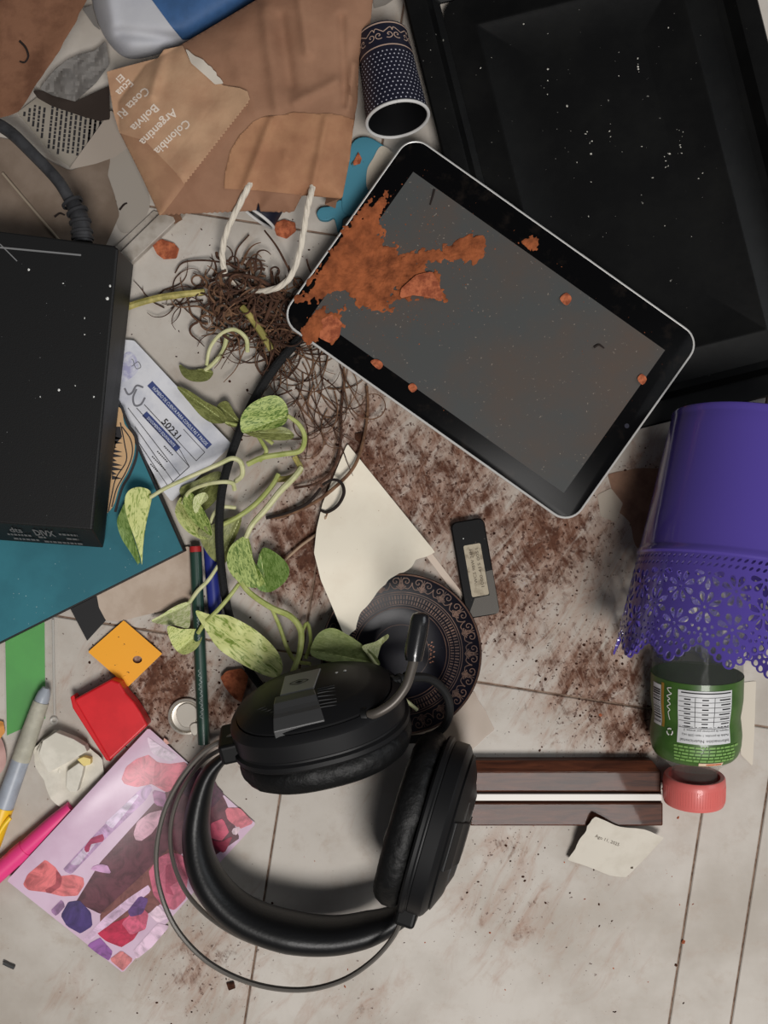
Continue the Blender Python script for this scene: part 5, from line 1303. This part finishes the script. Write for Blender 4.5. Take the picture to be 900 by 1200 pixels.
leaf([(365, 768), (367, 752), (376, 740), (390, 736), (406, 743), (424, 755), (441, 770), (444, 780), (420, 778), (390, 776)], (444, 778), (366, 762), 26, leaf_mat('leaf_grey', (142, 152, 96), (122, 134, 78)), .2)
leaf([(424, 758), (440, 752), (454, 743), (455, 748), (446, 758), (441, 778), (436, 772)], (446, 757), (440, 778), 24, g_cream, .5)
m_stem = mat('stem_green', (176, 182, 112), .5, col2=(150, 160, 84), nscale=90); m_stemp = mat('stem_pale', (206, 204, 158), .5, col2=(182, 184, 130), nscale=90); m_stemy = mat('stem_yellow', (186, 172, 102), .55, col2=(140, 132, 70), nscale=120)
stems = [([(176, 583, 27), (192, 573, 29), (215, 562, 30), (240, 551, 30), (258, 543, 29), (272, 537, 27), (282, 542, 24), (284, 556, 20), (276, 564, 16)], [1.3, 1.5, 1.7, 1.8], m_stemp),
 ([(337, 487, 22), (350, 497, 20), (357, 512, 18), (352, 528, 16), (332, 532, 15), (308, 536, 14), (290, 544, 12)], [1.4, 1.8, 2.0, 2.0], m_stem),
 ([(288, 630, 22), (296, 614, 24), (312, 596, 24), (328, 576, 22), (344, 560, 18), (353, 548, 14)], [1.7, 2.0, 2.2, 2.0], m_stemp),
 ([(258, 616, 18), (278, 606, 20), (300, 590, 18), (318, 570, 14), (326, 556, 10)], [1.6, 1.8, 1.8], m_stem),
 ([(214, 590, 17), (222, 576, 20), (240, 568, 24), (258, 565, 26), (272, 566, 24), (275, 574, 20)], [1.3, 1.4, 1.6], m_stemp),
 ([(246, 613, 16), (252, 600, 18), (262, 594, 16), (276, 595, 12)], [1.2, 1.4], m_stemp),
 ([(276, 672, 22), (292, 694, 20), (318, 712, 18), (340, 722, 18), (352, 738, 20), (352, 760, 22), (346, 780, 24), (338, 798, 24)], [1.8, 2.2, 2.2, 1.8], m_stem),
 ([(318, 712, 18), (328, 735, 14), (336, 758, 12), (346, 774, 14), (364, 778, 18)], [1.3, 1.5, 1.3], m_stem),
 ([(352, 745, 14), (360, 730, 12), (364, 752, 16), (358, 772, 20)], [1.2, 1.4], m_stem),
 ([(280, 684, 20), (268, 700, 20), (254, 716, 20), (240, 730, 18), (232, 742, 15)], [1.3, 1.6, 1.5], m_stem),
 ([(256, 662, 18), (244, 680, 18), (232, 692, 16), (222, 706, 13)], [1.2, 1.5, 1.4], m_stemp),
 ([(242, 428, 8), (246, 408, 12), (258, 392, 16), (274, 386, 18), (288, 396, 16), (290, 412, 10)], [1.2, 1.4, 1.6], m_stemp),
 ([(266, 392, 14), (262, 410, 10), (252, 424, 8), (240, 434, 7)], [1.6, 1.7, 1.4], m_stemp),
 ([(148, 360, 7), (166, 354, 8), (186, 349, 9), (212, 345, 10), (240, 342, 10)], [2.6, 2.4, 2.6, 2.2], m_stemy),
 ([(284, 360, 12), (296, 374, 14), (308, 392, 12), (318, 410, 9)], [2.4, 2.6, 2.2], m_stemy),
 ([(426, 760, 24), (436, 772, 26), (452, 796, 20), (468, 814, 18), (489, 832, 14)], [1.1, 1.3, 1.3], m_stemp),
 ([(264, 495, 11), (282, 499, 10), (300, 506, 9), (320, 520, 8)], [1.2, 1.4], m_stem),
 ([(298, 505, 12), (308, 520, 13), (312, 530, 13), (304, 540, 11)], [1.3, 1.6], m_stem),
 ([(345, 535, 12), (352, 550, 12), (340, 560, 10), (322, 562, 9)], [2.0, 2.2], m_stemy),
 ([(298, 690, 10), (330, 660, 6), (352, 640, 5), (375, 622, 5), (382, 605, 8)], [.8, 1.0, .8], mat('stem_dry', (166, 140, 116), .7))]
for pts, r, m in stems: obj('stem', px_tube(pts, r, 8, 5), m, plant)
m_root = mat('root_brown', (86, 58, 42), .9, col2=(58, 36, 26), nscale=150); m_root2 = mat('root_tan', (124, 92, 68), .9, col2=(92, 64, 46), nscale=150)
rnd = random.Random(5)
def walk(x, y, h, n_, st, z, curl, zmax=22):
    pts = [(x, y, z)]; k = rnd.uniform(-curl, curl)
    for i in range(n_):
        k += rnd.uniform(-curl, curl) * .7; k = max(-1.6, min(1.6, k)); h += k * .5
        x += st * math.cos(h); y += st * math.sin(h); z = min(zmax, max(1.2, z + rnd.uniform(-2.2, 2.2))); pts.append((x, y, z))
    return pts
t1, t2 = MB(), MB()
for i in range(150):
    x, y = rnd.gauss(290, 27), rnd.gauss(350, 21)
    px_tube(walk(x, y, rnd.uniform(0, 6.28), rnd.randint(4, 9), rnd.uniform(4, 8), rnd.uniform(2, 16), 1.3), [rnd.uniform(.6, 1.25), .7, .3], 5, 3, t1 if i % 3 else t2)
for i in range(70):
    x, y = rnd.gauss(318, 11), rnd.gauss(392, 18)
    px_tube(walk(x, y, rnd.gauss(1.3, .8), rnd.randint(6, 10), 8, rnd.uniform(2, 12), .6), [rnd.uniform(.5, .9), .5, .25], 5, 3, t1 if i % 3 else t2)
for i in range(42):
    x, y = rnd.gauss(362, 22), rnd.gauss(445, 30)
    px_tube(walk(x, y, rnd.gauss(1.5, .6), rnd.randint(6, 13), 9, rnd.uniform(2, 8), .5, 12), [rnd.uniform(.4, .8), .45, .2], 5, 3, t1 if i % 2 else t2)
for i in range(16):
    px_tube(walk(rnd.uniform(175, 250), rnd.uniform(335, 365), rnd.uniform(0, 6.28), rnd.randint(4, 7), 7, 3, .7, 10), [.5, .4, .2], 5, 3, t1)
for nm, t_, m in (('root_tangle', t1, m_root), ('root_tangle', t2, m_root2)):
    o = obj(nm, t_, m, plant); o['kind'] = 'stuff'
for pts, r, m in (([(430, 452, 4), (431, 480, 4), (426, 515, 6), (416, 545, 9), (398, 566, 10), (370, 588, 8), (335, 604, 6), (318, 607, 4)], [.9, 1.2, 1.3, 1.1], m_root2),
                 ([(404, 440, 4), (400, 480, 4), (399, 520, 4), (390, 550, 7), (372, 566, 8), (345, 572, 5)], [.9, 1.1, .9], m_root),
                 ([(378, 568, 10), (390, 562, 12), (400, 566, 12), (403, 578, 12), (396, 592, 10), (384, 600, 8), (376, 598, 7)], [.9, 1.3, 1.0], m_twig),
                 ([(376, 572, 10), (360, 590, 8), (335, 602, 6), (312, 607, 4)], [1.0, 1.4, 1.2], m_twig),
                 ([(310, 270, 16), (325, 290, 20), (340, 318, 18), (356, 345, 12)], [.6, .8, .6], m_root),
                 ([(292, 275, 4), (278, 292, 4), (276, 310, 4), (290, 330, 8)], [.5, .6, .5], m_root),
                 ([(205, 320, 5), (214, 308, 4), (236, 305, 6), (262, 308, 10), (290, 318, 12)], [.5, .7, .6], m_root),
                 ([(384, 600, 7), (376, 625, 6), (374, 645, 6)], [.7, .8, .5], m_root2),
                 ([(245, 330, 8), (268, 322, 12), (300, 326, 16), (328, 345, 14), (340, 370, 10), (335, 400, 6)], [1.1, 1.4, 1.2], m_root),
                 ([(318, 318, 8), (320, 345, 14), (312, 372, 14), (300, 392, 8)], [1.2, 1.3, 1.0], m_root)):
    obj('root', px_tube(pts, r, 7, 5), m, plant)
